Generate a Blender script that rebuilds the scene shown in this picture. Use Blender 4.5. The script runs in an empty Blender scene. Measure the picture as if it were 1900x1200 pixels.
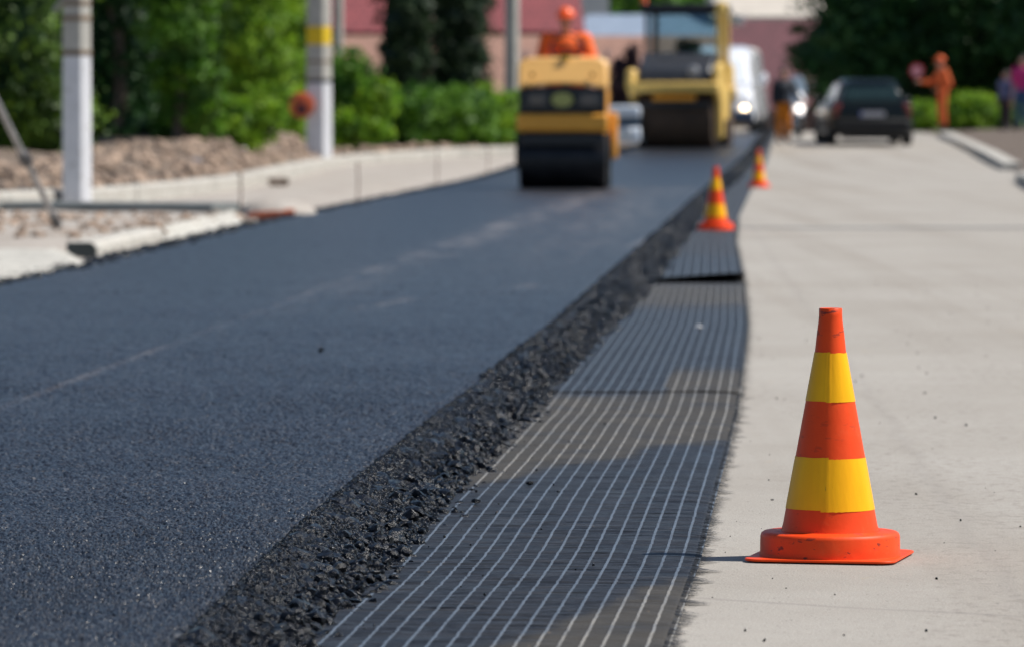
import bpy, bmesh, math, random
import numpy as np
from mathutils import Vector, Matrix, Quaternion, noise as mnoise
R = math.radians
rng = np.random.default_rng(7)
random.seed(7)
scene = bpy.context.scene
COL = scene.collection
# ------------------------------------------------------------------ camera geometry (1900x1200 photo, f in pixels)
F = 9500.0; CH = 0.864; PITCH = math.atan(372 / F)
CP, SP = math.cos(PITCH), math.sin(PITCH)

def ground_z(y):
    """road profile: level, then rising to a crest, then falling away"""
    if y < 70: return 0.0
    if y < 105: return 0.0003 * (y - 70) ** 2
    if y < 130: t = y - 105; return 0.3675 + 0.021 * t - 0.5 * 0.021 / 25 * t * t
    if y < 165: t = (y - 130) / 35; return 0.63 - 2.2 * (3 * t * t - 2 * t ** 3)
    return -1.57
def ray(px, py):
    u, v = (px - 950) / F, (600 - py) / F
    return Vector((u, CP + v * SP, -SP + v * CP))
def at(px, py, d):
    r = ray(px, py); return Vector((0, 0, CH)) + r * (d / r.y)
def P(px, py, h=0.0):
    r = ray(px, py); r = r / r.y
    def g(d): return CH + r.z * d - ground_z(d) - h
    a = 4.0
    while g(a) > 0 and a < 160: a += 0.5
    lo, hi = a - 0.5, a
    for _ in range(40):
        m = (lo + hi) / 2
        if g(m) > 0: lo = m
        else: hi = m
    return Vector((r.x * lo, lo, ground_z(lo) + h))
def hx(px, d): return (px - 950) / F * d
def curve(pts, h):
    q = [P(a, b, h) for a, b in pts]
    ys = np.array([p.y for p in q]); xs = np.array([p.x for p in q])
    o = np.argsort(ys); ys, xs = ys[o], xs[o]
    def f(y):
        y = np.asarray(y, float)
        r = np.interp(y, ys, xs)
        s0 = (xs[1] - xs[0]) / (ys[1] - ys[0]); s1 = (xs[-1] - xs[-2]) / (ys[-1] - ys[-2])
        r = np.where(y < ys[0], xs[0] + (y - ys[0]) * s0, r)
        return np.where(y > ys[-1], xs[-1] + (y - ys[-1]) * s1, r)
    return f
gzv = np.vectorize(ground_z)

# ------------------------------------------------------------------ objects, tags
def tag(o, label=None, cat=None, group=None, kind=None):
    if label: o['label'] = label
    if cat: o['category'] = cat
    if group: o['group'] = group
    if kind: o['kind'] = kind
    return o
def thing(name, label, cat, loc=(0, 0, 0), rz=0.0, group=None):
    o = bpy.data.objects.new(name, None); COL.objects.link(o)
    o.location = loc; o.rotation_euler = (0, 0, rz); o.empty_display_size = 0.2
    return tag(o, label, cat, group)
def link(name, me, m, parent=None):
    o = bpy.data.objects.new(name, me); COL.objects.link(o)
    if m:
        for k in (m if isinstance(m, (list, tuple)) else [m]): me.materials.append(k)
    if parent: o.parent = parent
    return o
def obj(name, bm, m, parent=None, smooth=0.6, bevel=0.0, seg=2):
    me = bpy.data.meshes.new(name)
    if bm.faces: bmesh.ops.recalc_face_normals(bm, faces=bm.faces)
    bm.to_mesh(me); bm.free()
    if smooth:
        me.shade_smooth(); me.set_sharp_from_angle(angle=smooth)
    o = link(name, me, m, parent)
    if bevel:
        b = o.modifiers.new('Bevel', 'BEVEL'); b.width = bevel; b.segments = seg; b.limit_method = 'ANGLE'; b.angle_limit = 0.7
        b.harden_normals = False
    return o
def npmesh(name, V, Fq, m, parent=None, smooth=False, attrs=None, uv=None):
    """V (n,3); Fq (k,m) faces of equal size"""
    me = bpy.data.meshes.new(name)
    V = np.ascontiguousarray(V, np.float32); Fq = np.ascontiguousarray(Fq, np.int32)
    k, n = Fq.shape
    me.vertices.add(len(V)); me.vertices.foreach_set('co', V.ravel())
    me.loops.add(k * n); me.loops.foreach_set('vertex_index', Fq.ravel())
    me.polygons.add(k)
    me.polygons.foreach_set('loop_start', np.arange(0, k * n, n, dtype=np.int32))
    me.polygons.foreach_set('loop_total', np.full(k, n, np.int32))
    me.polygons.foreach_set('use_smooth', np.full(k, bool(smooth)))
    me.update(calc_edges=True)
    for an, arr in (attrs or {}).items():
        a = me.attributes.new(an, 'FLOAT', 'POINT'); a.data.foreach_set('value', np.asarray(arr, np.float32))
    if uv is not None:
        l = me.uv_layers.new(name='UVMap'); l.data.foreach_set('uv', np.asarray(uv, np.float32)[Fq.ravel()].ravel())
    return link(name, me, m, parent)
def gridmesh(name, X, Y, Z, m, parent=None, smooth=True, attrs=None, uv=None):
    r, c = X.shape
    i = np.arange(r * c).reshape(r, c)
    Fq = np.stack([i[:-1, :-1], i[:-1, 1:], i[1:, 1:], i[1:, :-1]], -1).reshape(-1, 4)
    return npmesh(name, np.stack([X, Y, Z], -1).reshape(-1, 3), Fq, m, parent, smooth, attrs, uv)

# ------------------------------------------------------------------ bmesh shapes
def bx(bm, c, s, M=None, taper=None):
    """box centre c, size s; taper=(fx,fy) scales the top"""
    vs = []
    for z in (-.5, .5):
        for x, y in ((-.5, -.5), (.5, -.5), (.5, .5), (-.5, .5)):
            fx, fy = taper if (taper and z > 0) else (1, 1)
            v = Vector((c[0] + x * s[0] * fx, c[1] + y * s[1] * fy, c[2] + z * s[2]))
            vs.append(bm.verts.new(M @ v if M else v))
    for f in ((3, 2, 1, 0), (4, 5, 6, 7), (0, 1, 5, 4), (1, 2, 6, 5), (2, 3, 7, 6), (3, 0, 4, 7)):
        bm.faces.new([vs[k] for k in f])
    return bm
def prism(bm, pts, a, b, axis='x'):
    """polygon pts (2-D) extruded from a to b along axis; x: pts=(y,z); y: pts=(x,z); z: pts=(x,y)"""
    def mk(p, t):
        return {'x': (t, p[0], p[1]), 'y': (p[0], t, p[1]), 'z': (p[0], p[1], t)}[axis]
    A = [bm.verts.new(mk(p, a)) for p in pts]; B = [bm.verts.new(mk(p, b)) for p in pts]
    bm.faces.new(A[::-1]); bm.faces.new(B)
    n = len(pts)
    for i in range(n): bm.faces.new([A[i], A[(i + 1) % n], B[(i + 1) % n], B[i]])
    return bm
def tube(bm, pts, r, n=12, caps=True):
    pts = [Vector(p) for p in pts]
    rs = r if isinstance(r, (list, tuple)) else [r] * len(pts)
    prev = None; rings = []
    for i, p in enumerate(pts):
        d = (pts[min(i + 1, len(pts) - 1)] - pts[max(i - 1, 0)]).normalized()
        if prev is None:
            u = d.orthogonal().normalized()
        else:
            u = (prev - d * prev.dot(d)).normalized()
        prev = u; w = d.cross(u)
        rings.append([bm.verts.new(p + (u * math.cos(2 * math.pi * k / n) + w * math.sin(2 * math.pi * k / n)) * rs[i]) for k in range(n)])
    for a, b in zip(rings, rings[1:]):
        for k in range(n): bm.faces.new([a[k], a[(k + 1) % n], b[(k + 1) % n], b[k]])
    if caps: bm.faces.new(rings[0][::-1]); bm.faces.new(rings[-1])
    return bm
def lathe(bm, prof, n=48, c=(0, 0, 0), axis='z', close=False):
    c = Vector(c); rings = []
    for r, z in prof:
        ring = []
        for k in range(n):
            a = 2 * math.pi * k / n
            v = (r * math.cos(a), r * math.sin(a), z) if axis == 'z' else ((z, r * math.cos(a), r * math.sin(a)) if axis == 'x' else (r * math.cos(a), z, r * math.sin(a)))
            ring.append(bm.verts.new(c + Vector(v)))
        rings.append(ring)
    for a, b in zip(rings, rings[1:]):
        for k in range(n): bm.faces.new([a[k], a[(k + 1) % n], b[(k + 1) % n], b[k]])
    if close:
        bm.faces.new(rings[0][::-1]); bm.faces.new(rings[-1])
    return bm
def ball(bm, c, r, sub=2):
    r = r if isinstance(r, (list, tuple)) else (r, r, r)
    bmesh.ops.create_icosphere(bm, subdivisions=sub, radius=1, matrix=Matrix.Translation(c) @ Matrix.Diagonal((*r, 1)))
    return bm
def capsule(bm, a, ra, b, rb):
    ball(bm, a, ra); ball(bm, b, rb); tube(bm, [a, b], [ra, rb], 14)
def B(): return bmesh.new()

# ------------------------------------------------------------------ materials
MATS = {}
def nodes(name):
    m = bpy.data.materials.new(name); m.use_nodes = True
    nt = m.node_tree; b = nt.nodes['Principled BSDF']
    return m, nt, b
def N(nt, t, **kw):
    n = nt.nodes.new(t)
    for k, v in kw.items():
        if k in n.inputs: n.inputs[k].default_value = v
        else: setattr(n, k, v)
    return n
def ramp(nt, fac, stops):
    n = nt.nodes.new('ShaderNodeValToRGB'); nt.links.new(fac, n.inputs[0])
    e = n.color_ramp.elements
    while len(e) < len(stops): e.new(0.5)
    for k, (p, c) in enumerate(stops):
        e[k].position = p; e[k].color = (*c, 1) if len(c) == 3 else c
    return n.outputs[0]
def mathn(nt, op, a, b=None, clamp=False):
    n = nt.nodes.new('ShaderNodeMath'); n.operation = op; n.use_clamp = clamp
    for i, v in enumerate((a, b)):
        if v is None: continue
        if isinstance(v, (int, float)): n.inputs[i].default_value = v
        else: nt.links.new(v, n.inputs[i])
    return n.outputs[0]
def mix(nt, fac, a, b):
    n = nt.nodes.new('ShaderNodeMix'); n.data_type = 'RGBA'
    for i, v in ((0, fac), (6, a), (7, b)):
        if isinstance(v, (int, float)): n.inputs[i].default_value = v
        elif isinstance(v, (tuple, list)): n.inputs[i].default_value = (*v, 1) if len(v) == 3 else v
        else: nt.links.new(v, n.inputs[i])
    return n.outputs[2]
def coords(nt, scale=(1, 1, 1), kind='Object', rot=(0, 0, 0)):
    tc = nt.nodes.new('ShaderNodeTexCoord'); mp = nt.nodes.new('ShaderNodeMapping')
    mp.inputs['Scale'].default_value = scale; mp.inputs['Rotation'].default_value = rot
    nt.links.new(tc.outputs[kind], mp.inputs[0]); return mp.outputs[0]
def noise(nt, vec, scale, detail=4, rough=0.55, dist=0.0):
    n = N(nt, 'ShaderNodeTexNoise', Scale=scale, Detail=detail, Roughness=rough, Distortion=dist)
    nt.links.new(vec, n.inputs['Vector']); return n.outputs[0]
def mapr(nt, v, a, b, c=0.0, d=1.0):
    n = nt.nodes.new('ShaderNodeMapRange'); nt.links.new(v, n.inputs[0])
    for i, x in enumerate((a, b, c, d)): n.inputs[i + 1].default_value = x
    return n.outputs[0]
def bump(nt, b, h, strength=0.5, dist=0.01, chain=None):
    n = nt.nodes.new('ShaderNodeBump'); n.inputs['Strength'].default_value = strength; n.inputs['Distance'].default_value = dist
    nt.links.new(h, n.inputs['Height'])
    if chain: nt.links.new(chain, n.inputs['Normal'])
    if b: nt.links.new(n.outputs[0], b.inputs['Normal'])
    return n.outputs[0]
def mat(name, c, rough=0.6, metal=0.0, var=0.25, scale=6.0, bmp=0.15, bscale=None, dirt=None, dirt_amt=0.25, coat=0.0):
    """noise-varied paint / stone / cloth; dirt = colour of worn patches"""
    if name in MATS: return MATS[name]
    m, nt, b = nodes(name)
    v = coords(nt)
    n1 = noise(nt, v, scale, 5)
    lo = tuple(x * (1 - var) for x in c); hi = tuple(min(1, x * (1 + var)) for x in c)
    col = ramp(nt, n1, [(0.3, lo), (0.7, hi)])
    if dirt:
        n2 = noise(nt, v, scale * 2.7, 6, 0.65)
        k = mapr(nt, n2, 0.68 - dirt_amt * 0.6, 0.74 - dirt_amt * 0.3)
        col = mix(nt, mathn(nt, 'MULTIPLY', k, 0.85), col, dirt)
    nt.links.new(col, b.inputs['Base Color'])
    rr = mapr(nt, n1, 0.2, 0.8, max(0.03, rough - 0.1), min(1, rough + 0.1)); nt.links.new(rr, b.inputs['Roughness'])
    b.inputs['Metallic'].default_value = metal
    if coat: b.inputs['Coat Weight'].default_value = coat
    if bmp: bump(nt, b, noise(nt, v, bscale or scale * 6, 4), bmp, 0.01)
    MATS[name] = m; return m
def glass(name, tint=(0.8, 0.9, 0.9), see=0.85):
    if name in MATS: return MATS[name]
    m, nt, b = nodes(name); nt.nodes.remove(b)
    out = nt.nodes['Material Output']
    t = N(nt, 'ShaderNodeBsdfTransparent'); t.inputs[0].default_value = (*[x * see for x in tint], 1)
    g = N(nt, 'ShaderNodeBsdfGlossy'); g.inputs['Roughness'].default_value = 0.03; g.inputs[0].default_value = (0.9, 0.95, 1, 1)
    fr = N(nt, 'ShaderNodeFresnel'); fr.inputs[0].default_value = 1.5
    mx = N(nt, 'ShaderNodeMixShader'); nt.links.new(fr.outputs[0], mx.inputs[0])
    nt.links.new(t.outputs[0], mx.inputs[1]); nt.links.new(g.outputs[0], mx.inputs[2]); nt.links.new(mx.outputs[0], out.inputs[0])
    MATS[name] = m; return m
def lamp(name, c, e):
    m, nt, b = nodes(name); b.inputs['Base Color'].default_value = (*c, 1)
    b.inputs['Emission Color'].default_value = (*c, 1); b.inputs['Emission Strength'].default_value = e
    nt.links.new(ramp(nt, noise(nt, coords(nt), 30), [(0.2, tuple(x * .85 for x in c)), (0.8, c)]), b.inputs['Base Color'])
    return m
def leafmat(name, dark, mid, light, trans=0.25):
    m, nt, b = nodes(name)
    a = nt.nodes.new('ShaderNodeAttribute'); a.attribute_name = 'tone'
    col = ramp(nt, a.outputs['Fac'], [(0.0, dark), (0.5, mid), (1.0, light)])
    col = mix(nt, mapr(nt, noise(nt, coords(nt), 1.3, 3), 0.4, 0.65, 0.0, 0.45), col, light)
    nt.links.new(col, b.inputs['Base Color']); b.inputs['Roughness'].default_value = 0.55
    b.inputs['Specular IOR Level'].default_value = 0.3
    out = nt.nodes['Material Output']
    t = N(nt, 'ShaderNodeBsdfTranslucent'); nt.links.new(col, t.inputs[0])
    mx = N(nt, 'ShaderNodeMixShader'); mx.inputs[0].default_value = trans
    nt.links.new(b.outputs[0], mx.inputs[1]); nt.links.new(t.outputs[0], mx.inputs[2]); nt.links.new(mx.outputs[0], out.inputs[0])
    return m
# ------------------------------------------------------------------ edges of the lane, from the road plan
LT = 0.07                                                    # thickness of the fresh layer
toe = curve([(600, 1185), (850, 930), (1020, 730), (1188, 560), (1258, 470), (1300, 408), (1350, 350), (1385, 318), (1408, 290)], 0.012)
top = curve([(355, 1200), (590, 965), (800, 790), (1040, 603), (1180, 475), (1290, 372), (1340, 325), (1385, 286)], LT)
left = curve([(0, 524), (200, 482), (450, 421), (560, 397), (800, 349), (960, 307), (1130, 283)], LT)
mat_r = curve([(1240, 1200), (1300, 1030), (1325, 930), (1370, 760), (1389, 600), (1381, 515), (1366, 445), (1372, 400), (1398, 345), (1425, 292)], 0.012)
kerb_l = curve([(0, 388), (200, 378), (450, 350), (600, 313), (700, 301), (850, 291), (960, 288)], 0.10)
road_r = curve([(1900, 352), (1862, 322), (1742, 264)], 0.0)

# ---------------- materials of the ground
def m_concrete():
    m, nt, b = nodes('worn_concrete_road'); v = coords(nt)
    big = noise(nt, v, 0.45, 6, 0.65); mid = noise(nt, v, 9, 6, 0.65); fine = noise(nt, v, 260, 3, 0.7)
    col = ramp(nt, big, [(0.3, (0.325, 0.295, 0.254)), (0.68, (0.405, 0.378, 0.337))])
    col = mix(nt, mapr(nt, mid, 0.45, 0.75, 0, 0.35), col, (0.33, 0.295, 0.26))
    vs = coords(nt, (1, 0.6, 1)); st = noise(nt, vs, 30, 6, 0.7)
    vb = coords(nt, (0.6, 0.12, 1)); patch = noise(nt, vb, 2.2, 4)
    st2 = mathn(nt, 'MULTIPLY', mapr(nt, st, 0.52, 0.60), mapr(nt, patch, 0.46, 0.58), True)
    col = mix(nt, mathn(nt, 'MULTIPLY', st2, 0.5), col, (0.22, 0.19, 0.165))            # scuffed hollows
    trk = noise(nt, coords(nt, (1.6, 0.035, 1)), 1.0, 4, 0.6)
    col = mix(nt, mapr(nt, trk, 0.48, 0.66, 0, 0.5), col, (0.26, 0.225, 0.185))
    ys = noise(nt, coords(nt, (1, 0.5, 1)), 5.0, 5, 0.7)
    col = mix(nt, mapr(nt, ys, 0.66, 0.76, 0, 0.5), col, (0.42, 0.32, 0.17))              # sandy spots
    vo = N(nt, 'ShaderNodeTexVoronoi', Scale=70.0); nt.links.new(v, vo.inputs['Vector'])
    pit = mathn(nt, 'MULTIPLY', mapr(nt, vo.outputs['Distance'], 0.10, 0.22, 1, 0), mapr(nt, noise(nt, v, 20, 2), 0.55, 0.62), True)
    col = mix(nt, mathn(nt, 'MULTIPLY', pit, 0.7), col, (0.07, 0.065, 0.06))
    fcol = ramp(nt, fine, [(0.3, (0.62, 0.62, 0.62)), (0.7, (1.2, 1.2, 1.2))])
    mm = nt.nodes.new('ShaderNodeMix'); mm.data_type = 'RGBA'; mm.blend_type = 'MULTIPLY'; mm.inputs[0].default_value = 1
    nt.links.new(col, mm.inputs[6]); nt.links.new(fcol, mm.inputs[7]); col = mm.outputs[2]
    # a cable's cast shadow painted across the road, and a long fine crack along it
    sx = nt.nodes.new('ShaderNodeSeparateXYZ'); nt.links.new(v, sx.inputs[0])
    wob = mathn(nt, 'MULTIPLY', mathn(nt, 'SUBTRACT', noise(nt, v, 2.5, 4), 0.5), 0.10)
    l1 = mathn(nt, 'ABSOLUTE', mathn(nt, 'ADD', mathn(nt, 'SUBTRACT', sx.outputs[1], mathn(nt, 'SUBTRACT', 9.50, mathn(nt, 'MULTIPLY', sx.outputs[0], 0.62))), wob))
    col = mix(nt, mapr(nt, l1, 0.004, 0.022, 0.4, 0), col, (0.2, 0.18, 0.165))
    lx = mathn(nt, 'ABSOLUTE', mathn(nt, 'ADD', mathn(nt, 'SUBTRACT', sx.outputs[0], mathn(nt, 'ADD', 0.62, mathn(nt, 'MULTIPLY', sx.outputs[1], 0.032))), mathn(nt, 'MULTIPLY', wob, 1.2)))
    col = mix(nt, mapr(nt, lx, 0.004, 0.03, 0.16, 0), col, (0.2, 0.18, 0.165))
    nt.links.new(col, b.inputs['Base Color'])
    b.inputs['Roughness'].default_value = 0.85; b.inputs['Specular IOR Level'].default_value = 0.3
    n1 = bump(nt, None, noise(nt, v, 140, 5, 0.7), 0.5, 0.004)
    n2 = bump(nt, None, mid, 0.35, 0.012, n1); bump(nt, b, mathn(nt, 'SUBTRACT', 1.0, pit), 0.5, 0.004, n2)
    return m
def m_asphalt():
    m, nt, b = nodes('fresh_asphalt'); v = coords(nt)
    vo = N(nt, 'ShaderNodeTexVoronoi', Scale=110.0); nt.links.new(v, vo.inputs['Vector'])
    vo2 = N(nt, 'ShaderNodeTexVoronoi', Scale=260.0); nt.links.new(v, vo2.inputs['Vector'])
    big = noise(nt, v, 1.2, 5, 0.6); mid = noise(nt, coords(nt, (1, 0.4, 1)), 14, 5, 0.7); fine = noise(nt, v, 45, 5, 0.75)
    col = ramp(nt, big, [(0.3, (0.007, 0.009, 0.0135)), (0.7, (0.014, 0.017, 0.024))])
    spk = nt.nodes.new('ShaderNodeSeparateColor'); nt.links.new(vo.outputs['Color'], spk.inputs[0])
    col = mix(nt, mapr(nt, spk.outputs[0], 0.8, 1.0, 0, 0.6), col, (0.09, 0.09, 0.095))
    a = nt.nodes.new('ShaderNodeAttribute'); a.attribute_name = 'dust'
    dn = mathn(nt, 'MULTIPLY', a.outputs['Fac'], mapr(nt, noise(nt, coords(nt, (1, 0.16, 1)), 5, 6, 0.7), 0.42, 0.66), True)
    col = mix(nt, mathn(nt, 'MULTIPLY', dn, 0.75), col, (0.19, 0.165, 0.155))
    nt.links.new(col, b.inputs['Base Color'])
    nt.links.new(mapr(nt, mid, 0.3, 0.7, 0.27, 0.42), b.inputs['Roughness'])
    b.inputs['Specular IOR Level'].default_value = 0.5
    n0 = bump(nt, None, vo.outputs['Distance'], 0.38, 0.006)
    n1 = bump(nt, None, vo2.outputs['Distance'], 0.3, 0.003, n0)
    n2 = bump(nt, None, fine, 0.3, 0.006, n1); bump(nt, b, mid, 0.10, 0.01, n2)
    return m
def m_bitumen():
    m, nt, b = nodes('bitumen_coated_stone'); v = coords(nt)
    nt.links.new(ramp(nt, noise(nt, v, 35, 4), [(0.3, (0.0018, 0.0022, 0.0035)), (0.75, (0.006, 0.007, 0.010))]), b.inputs['Base Color'])
    nt.links.new(mapr(nt, noise(nt, v, 90, 3), 0.3, 0.7, 0.13, 0.30), b.inputs['Roughness'])
    b.inputs['Specular IOR Level'].default_value = 0.19
    bump(nt, b, noise(nt, v, 260, 4, 0.7), 0.55, 0.003)
    return m
def m_mat():
    m, nt, b = nodes('woven_geogrid'); uv = coords(nt, kind='UV')
    sx = nt.nodes.new('ShaderNodeSeparateXYZ'); nt.links.new(uv, sx.inputs[0])
    wob = mathn(nt, 'MULTIPLY', mathn(nt, 'SUBTRACT', noise(nt, uv, 14, 4), 0.5), 0.004)
    u = mathn(nt, 'ADD', sx.outputs[0], wob)
    fr = mathn(nt, 'FRACT', mathn(nt, 'DIVIDE', mathn(nt, 'ADD', u, 1.98155), 0.0357))
    d = mathn(nt, 'ABSOLUTE', mathn(nt, 'SUBTRACT', fr, 0.5))
    line = mapr(nt, d, 0.062, 0.095, 1, 0)
    thr = noise(nt, coords(nt, (6, 75, 1), kind='UV'), 1.0, 5, 0.75)      # weft threads, across
    thr2 = noise(nt, coords(nt, (3, 60, 1), kind='UV'), 1.0, 4, 0.7)
    base = ramp(nt, thr, [(0.42, (0.0015, 0.0015, 0.002)), (0.64, (0.038, 0.040, 0.046))])
    base = mix(nt, mapr(nt, thr2, 0.5, 0.8, 0, 0.4), base, (0.028, 0.028, 0.028))
    a = nt.nodes.new('ShaderNodeAttribute'); a.attribute_name = 'dust'
    dust = mathn(nt, 'MULTIPLY', a.outputs['Fac'], mapr(nt, noise(nt, uv, 5, 6, 0.7), 0.15, 0.55), True)
    base = mix(nt, mathn(nt, 'MULTIPLY', dust, 0.55), base, (0.082, 0.075, 0.065))
    speck = mapr(nt, noise(nt, coords(nt, (60, 22, 1), kind='UV'), 1.0, 3), 0.70, 0.74)
    base = mix(nt, mathn(nt, 'MULTIPLY', speck, 0.5), base, (0.20, 0.15, 0.10))
    lc = mix(nt, dust, (0.105, 0.135, 0.175), (0.25, 0.24, 0.22))
    lc = mix(nt, mapr(nt, noise(nt, coords(nt, (20, 6, 1), kind='UV'), 1.0, 5), 0.35, 0.8, 0, 0.55), lc, (0.045, 0.05, 0.06))
    col = mix(nt, line, base, lc)
    nt.links.new(col, b.inputs['Base Color'])
    nt.links.new(mathn(nt, 'ADD', mapr(nt, thr2, 0.3, 0.7, 0.30, 0.45), mathn(nt, 'MULTIPLY', dust, 0.45), True), b.inputs['Roughness'])
    b.inputs['Specular IOR Level'].default_value = 0.24
    n1 = bump(nt, None, thr, 0.9, 0.005); bump(nt, b, line, 0.6, 0.003, n1)
    return m
def m_soil(name, lo, hi, stone=(0.36, 0.33, 0.29), sc=14):
    m, nt, b = nodes(name); v = coords(nt)
    n1 = noise(nt, v, 2.2, 6, 0.65); n2 = noise(nt, v, sc, 6, 0.7)
    col = ramp(nt, n1, [(0.3, lo), (0.7, hi)])
    vo = N(nt, 'ShaderNodeTexVoronoi', Scale=sc * 1.6); nt.links.new(v, vo.inputs['Vector'])
    sp = nt.nodes.new('ShaderNodeSeparateColor'); nt.links.new(vo.outputs['Color'], sp.inputs[0])
    col = mix(nt, mapr(nt, sp.outputs[0], 0.6, 0.9, 0, 0.8), col, stone)
    nt.links.new(col, b.inputs['Base Color']); b.inputs['Roughness'].default_value = 0.95; b.inputs['Specular IOR Level'].default_value = 0.2
    n = bump(nt, None, vo.outputs['Distance'], 0.6, 0.02); bump(nt, b, n2, 0.6, 0.03, n)
    return m
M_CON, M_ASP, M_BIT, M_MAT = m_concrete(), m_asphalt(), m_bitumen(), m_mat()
M_SOIL = m_soil('brown_dug_soil', (0.09, 0.065, 0.048), (0.20, 0.155, 0.12), stone=(.28, .23, .185))
M_GRAV = m_soil('brown_gravel', (0.19, 0.145, 0.115), (0.34, 0.29, 0.24), sc=18)
M_STRIP = m_soil('pale_sandy_dirt', (0.30, 0.26, 0.225), (0.42, 0.385, 0.345), sc=10)
M_KERB = mat('kerb_concrete', (0.45, 0.43, 0.385), 0.85, var=0.16, scale=5, bmp=0.4, bscale=60, dirt=(0.27, 0.225, 0.18), dirt_amt=0.3)
M_HAUNCH = mat('rough_concrete', (0.44, 0.425, 0.38), 0.9, var=0.2, scale=7, bmp=0.8, bscale=30, dirt=(0.25, 0.22, 0.19), dirt_amt=0.3)

# ---------------- ground sheet
xs = np.concatenate([-np.geomspace(1200, 12, 16), np.linspace(-11, 14, 26), np.geomspace(15, 1200, 16)])
ys = np.concatenate([[-60, -20, 0], np.arange(4, 70, 6.0), np.arange(70, 170, 1.0), np.geomspace(171, 3000, 22)])
X, Y = np.meshgrid(xs, ys)
M_GRND = m_soil('grassy_earth', (0.05, 0.075, 0.025), (0.13, 0.12, 0.06), stone=(0.16, 0.14, 0.1), sc=4)
Z = gzv(Y) - 0.02
tag(gridmesh('ground', X, Y, Z, M_GRND), kind='structure')

# ---------------- old concrete road
ry = np.concatenate([np.arange(-5, 7, 1.0), np.arange(7, 70, 0.5), np.arange(70, 150, 1.0)])
t = np.linspace(0, 1, 21)
L0 = toe(ry) - 0.8; R0 = np.maximum(road_r(ry), 3.0) + 0.35
X = L0[:, None] + (R0 - L0)[:, None] * t; Y = np.repeat(ry[:, None], 21, 1)
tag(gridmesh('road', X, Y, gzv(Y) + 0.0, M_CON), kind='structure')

# ---------------- sandy strip and dug ground between the lane and the left kerb
sy = np.concatenate([np.arange(20, 60, 0.25), np.arange(60, 140, 0.5)])
t = np.linspace(0, 1, 41)
A0 = np.minimum(kerb_l(np.minimum(np.maximum(sy, 44), 97)) - 0.5, left(sy) - 0.3) ; A0 = np.where(sy < 44, -9.0, A0)
A1 = left(sy) + 0.25
X = A0[:, None] + (A1 - A0)[:, None] * t; Y = np.repeat(sy[:, None], 41, 1)
up = np.clip((left(sy)[:, None] - X) / 0.8, 0, 1)
nz = np.array([mnoise.noise(Vector((x * 1.7, y * 1.1, 3))) for x, y in zip(X.ravel(), Y.ravel())]).reshape(X.shape)
Z = gzv(Y) + 0.004 + up * (0.085 + 0.02 * nz)
tag(gridmesh('dirt_strip', X, Y, Z, M_STRIP), kind='structure')

# ---------------- fresh asphalt lane: flat top, left and right broken edges
def rows(a, b, d0, growth):
    out = [a]; s = d0
    while out[-1] < b: out.append(out[-1] + max(d0, d0 * (out[-1] / 9.0) ** growth))
    return np.array(out)
ly = np.concatenate([rows(6.0, 7.3, 0.05, 1)[:-1], rows(7.3, 24, 0.0055, 1.7)[:-1], rows(24, 134, 0.012, 1.9)])
tl, tr = left(ly), top(ly)
vl = np.clip(-0.1035 * ly - 0.12, tl + 0.3, tr - 0.5)                      # fine grain only where the grain can be seen
c1 = np.linspace(0, 1, 24)[:-1]; c2 = np.linspace(0, 1, 400)
X = np.concatenate([tl[:, None] + (vl - tl)[:, None] * c1, vl[:, None] + (tr - vl)[:, None] * c2], 1)
Y = np.repeat(ly[:, None], X.shape[1], 1)
seam = -1.43 + (Y - 14.3) * 0.0500
def nv(X, Y, s, z=0.0):
    return np.array([mnoise.noise(Vector((x * s, y * s, z))) for x, y in zip(X.ravel(), Y.ravel())]).reshape(X.shape)
def upn(A, s_, z=0, k=4):
    """slow noise, sampled coarsely and stretched"""
    r_, c_ = A.shape[0], A.shape[1]; ri = np.arange(0, r_, k); ri = np.append(ri, r_ - 1) if ri[-1] != r_ - 1 else ri
    ci = np.arange(0, c_, k); ci = np.append(ci, c_ - 1) if ci[-1] != c_ - 1 else ci
    S_ = nv(X[np.ix_(ri, ci)], Y[np.ix_(ri, ci)], s_, z)
    T_ = np.stack([np.interp(np.arange(c_), ci, q) for q in S_]); return np.stack([np.interp(np.arange(r_), ri, T_[:, j]) for j in range(c_)], 1)
Z = LT + 0.0035 * upn(X, 0.7, 0, 8) + 0.0016 * upn(X, 2.6, 5, 8)
g0 = rng.normal(size=X.shape)
def box(a, r, c):
    for ax, n_ in ((0, r), (1, c)):
        if n_ > 1: a = sum(np.roll(a, k - n_ // 2, ax) for k in range(n_)) / n_
    return a / a.std()
grain = 0.55 * g0 + 0.8 * box(g0, 2, 3) + 0.7 * box(rng.normal(size=X.shape), 4, 8)
grain = np.where(grain > 0, grain * 0.6, grain * 1.2)                     # flat crests, deep pores, as rolled asphalt has
gamp = 0.0017 * np.clip((30 - Y) / 16, 0.0, 1) + 0.0003
pores = upn(X, 1.1, 33, 8)
Z += grain * gamp * (X > vl[:, None]) * (1 + 0.5 * pores)
dd = X - seam
Z += -0.004 / (1 + np.exp(-dd / 0.02)) + 0.0050 * np.exp(-(dd / 0.03) ** 2)          # edge of a roller pass
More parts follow.
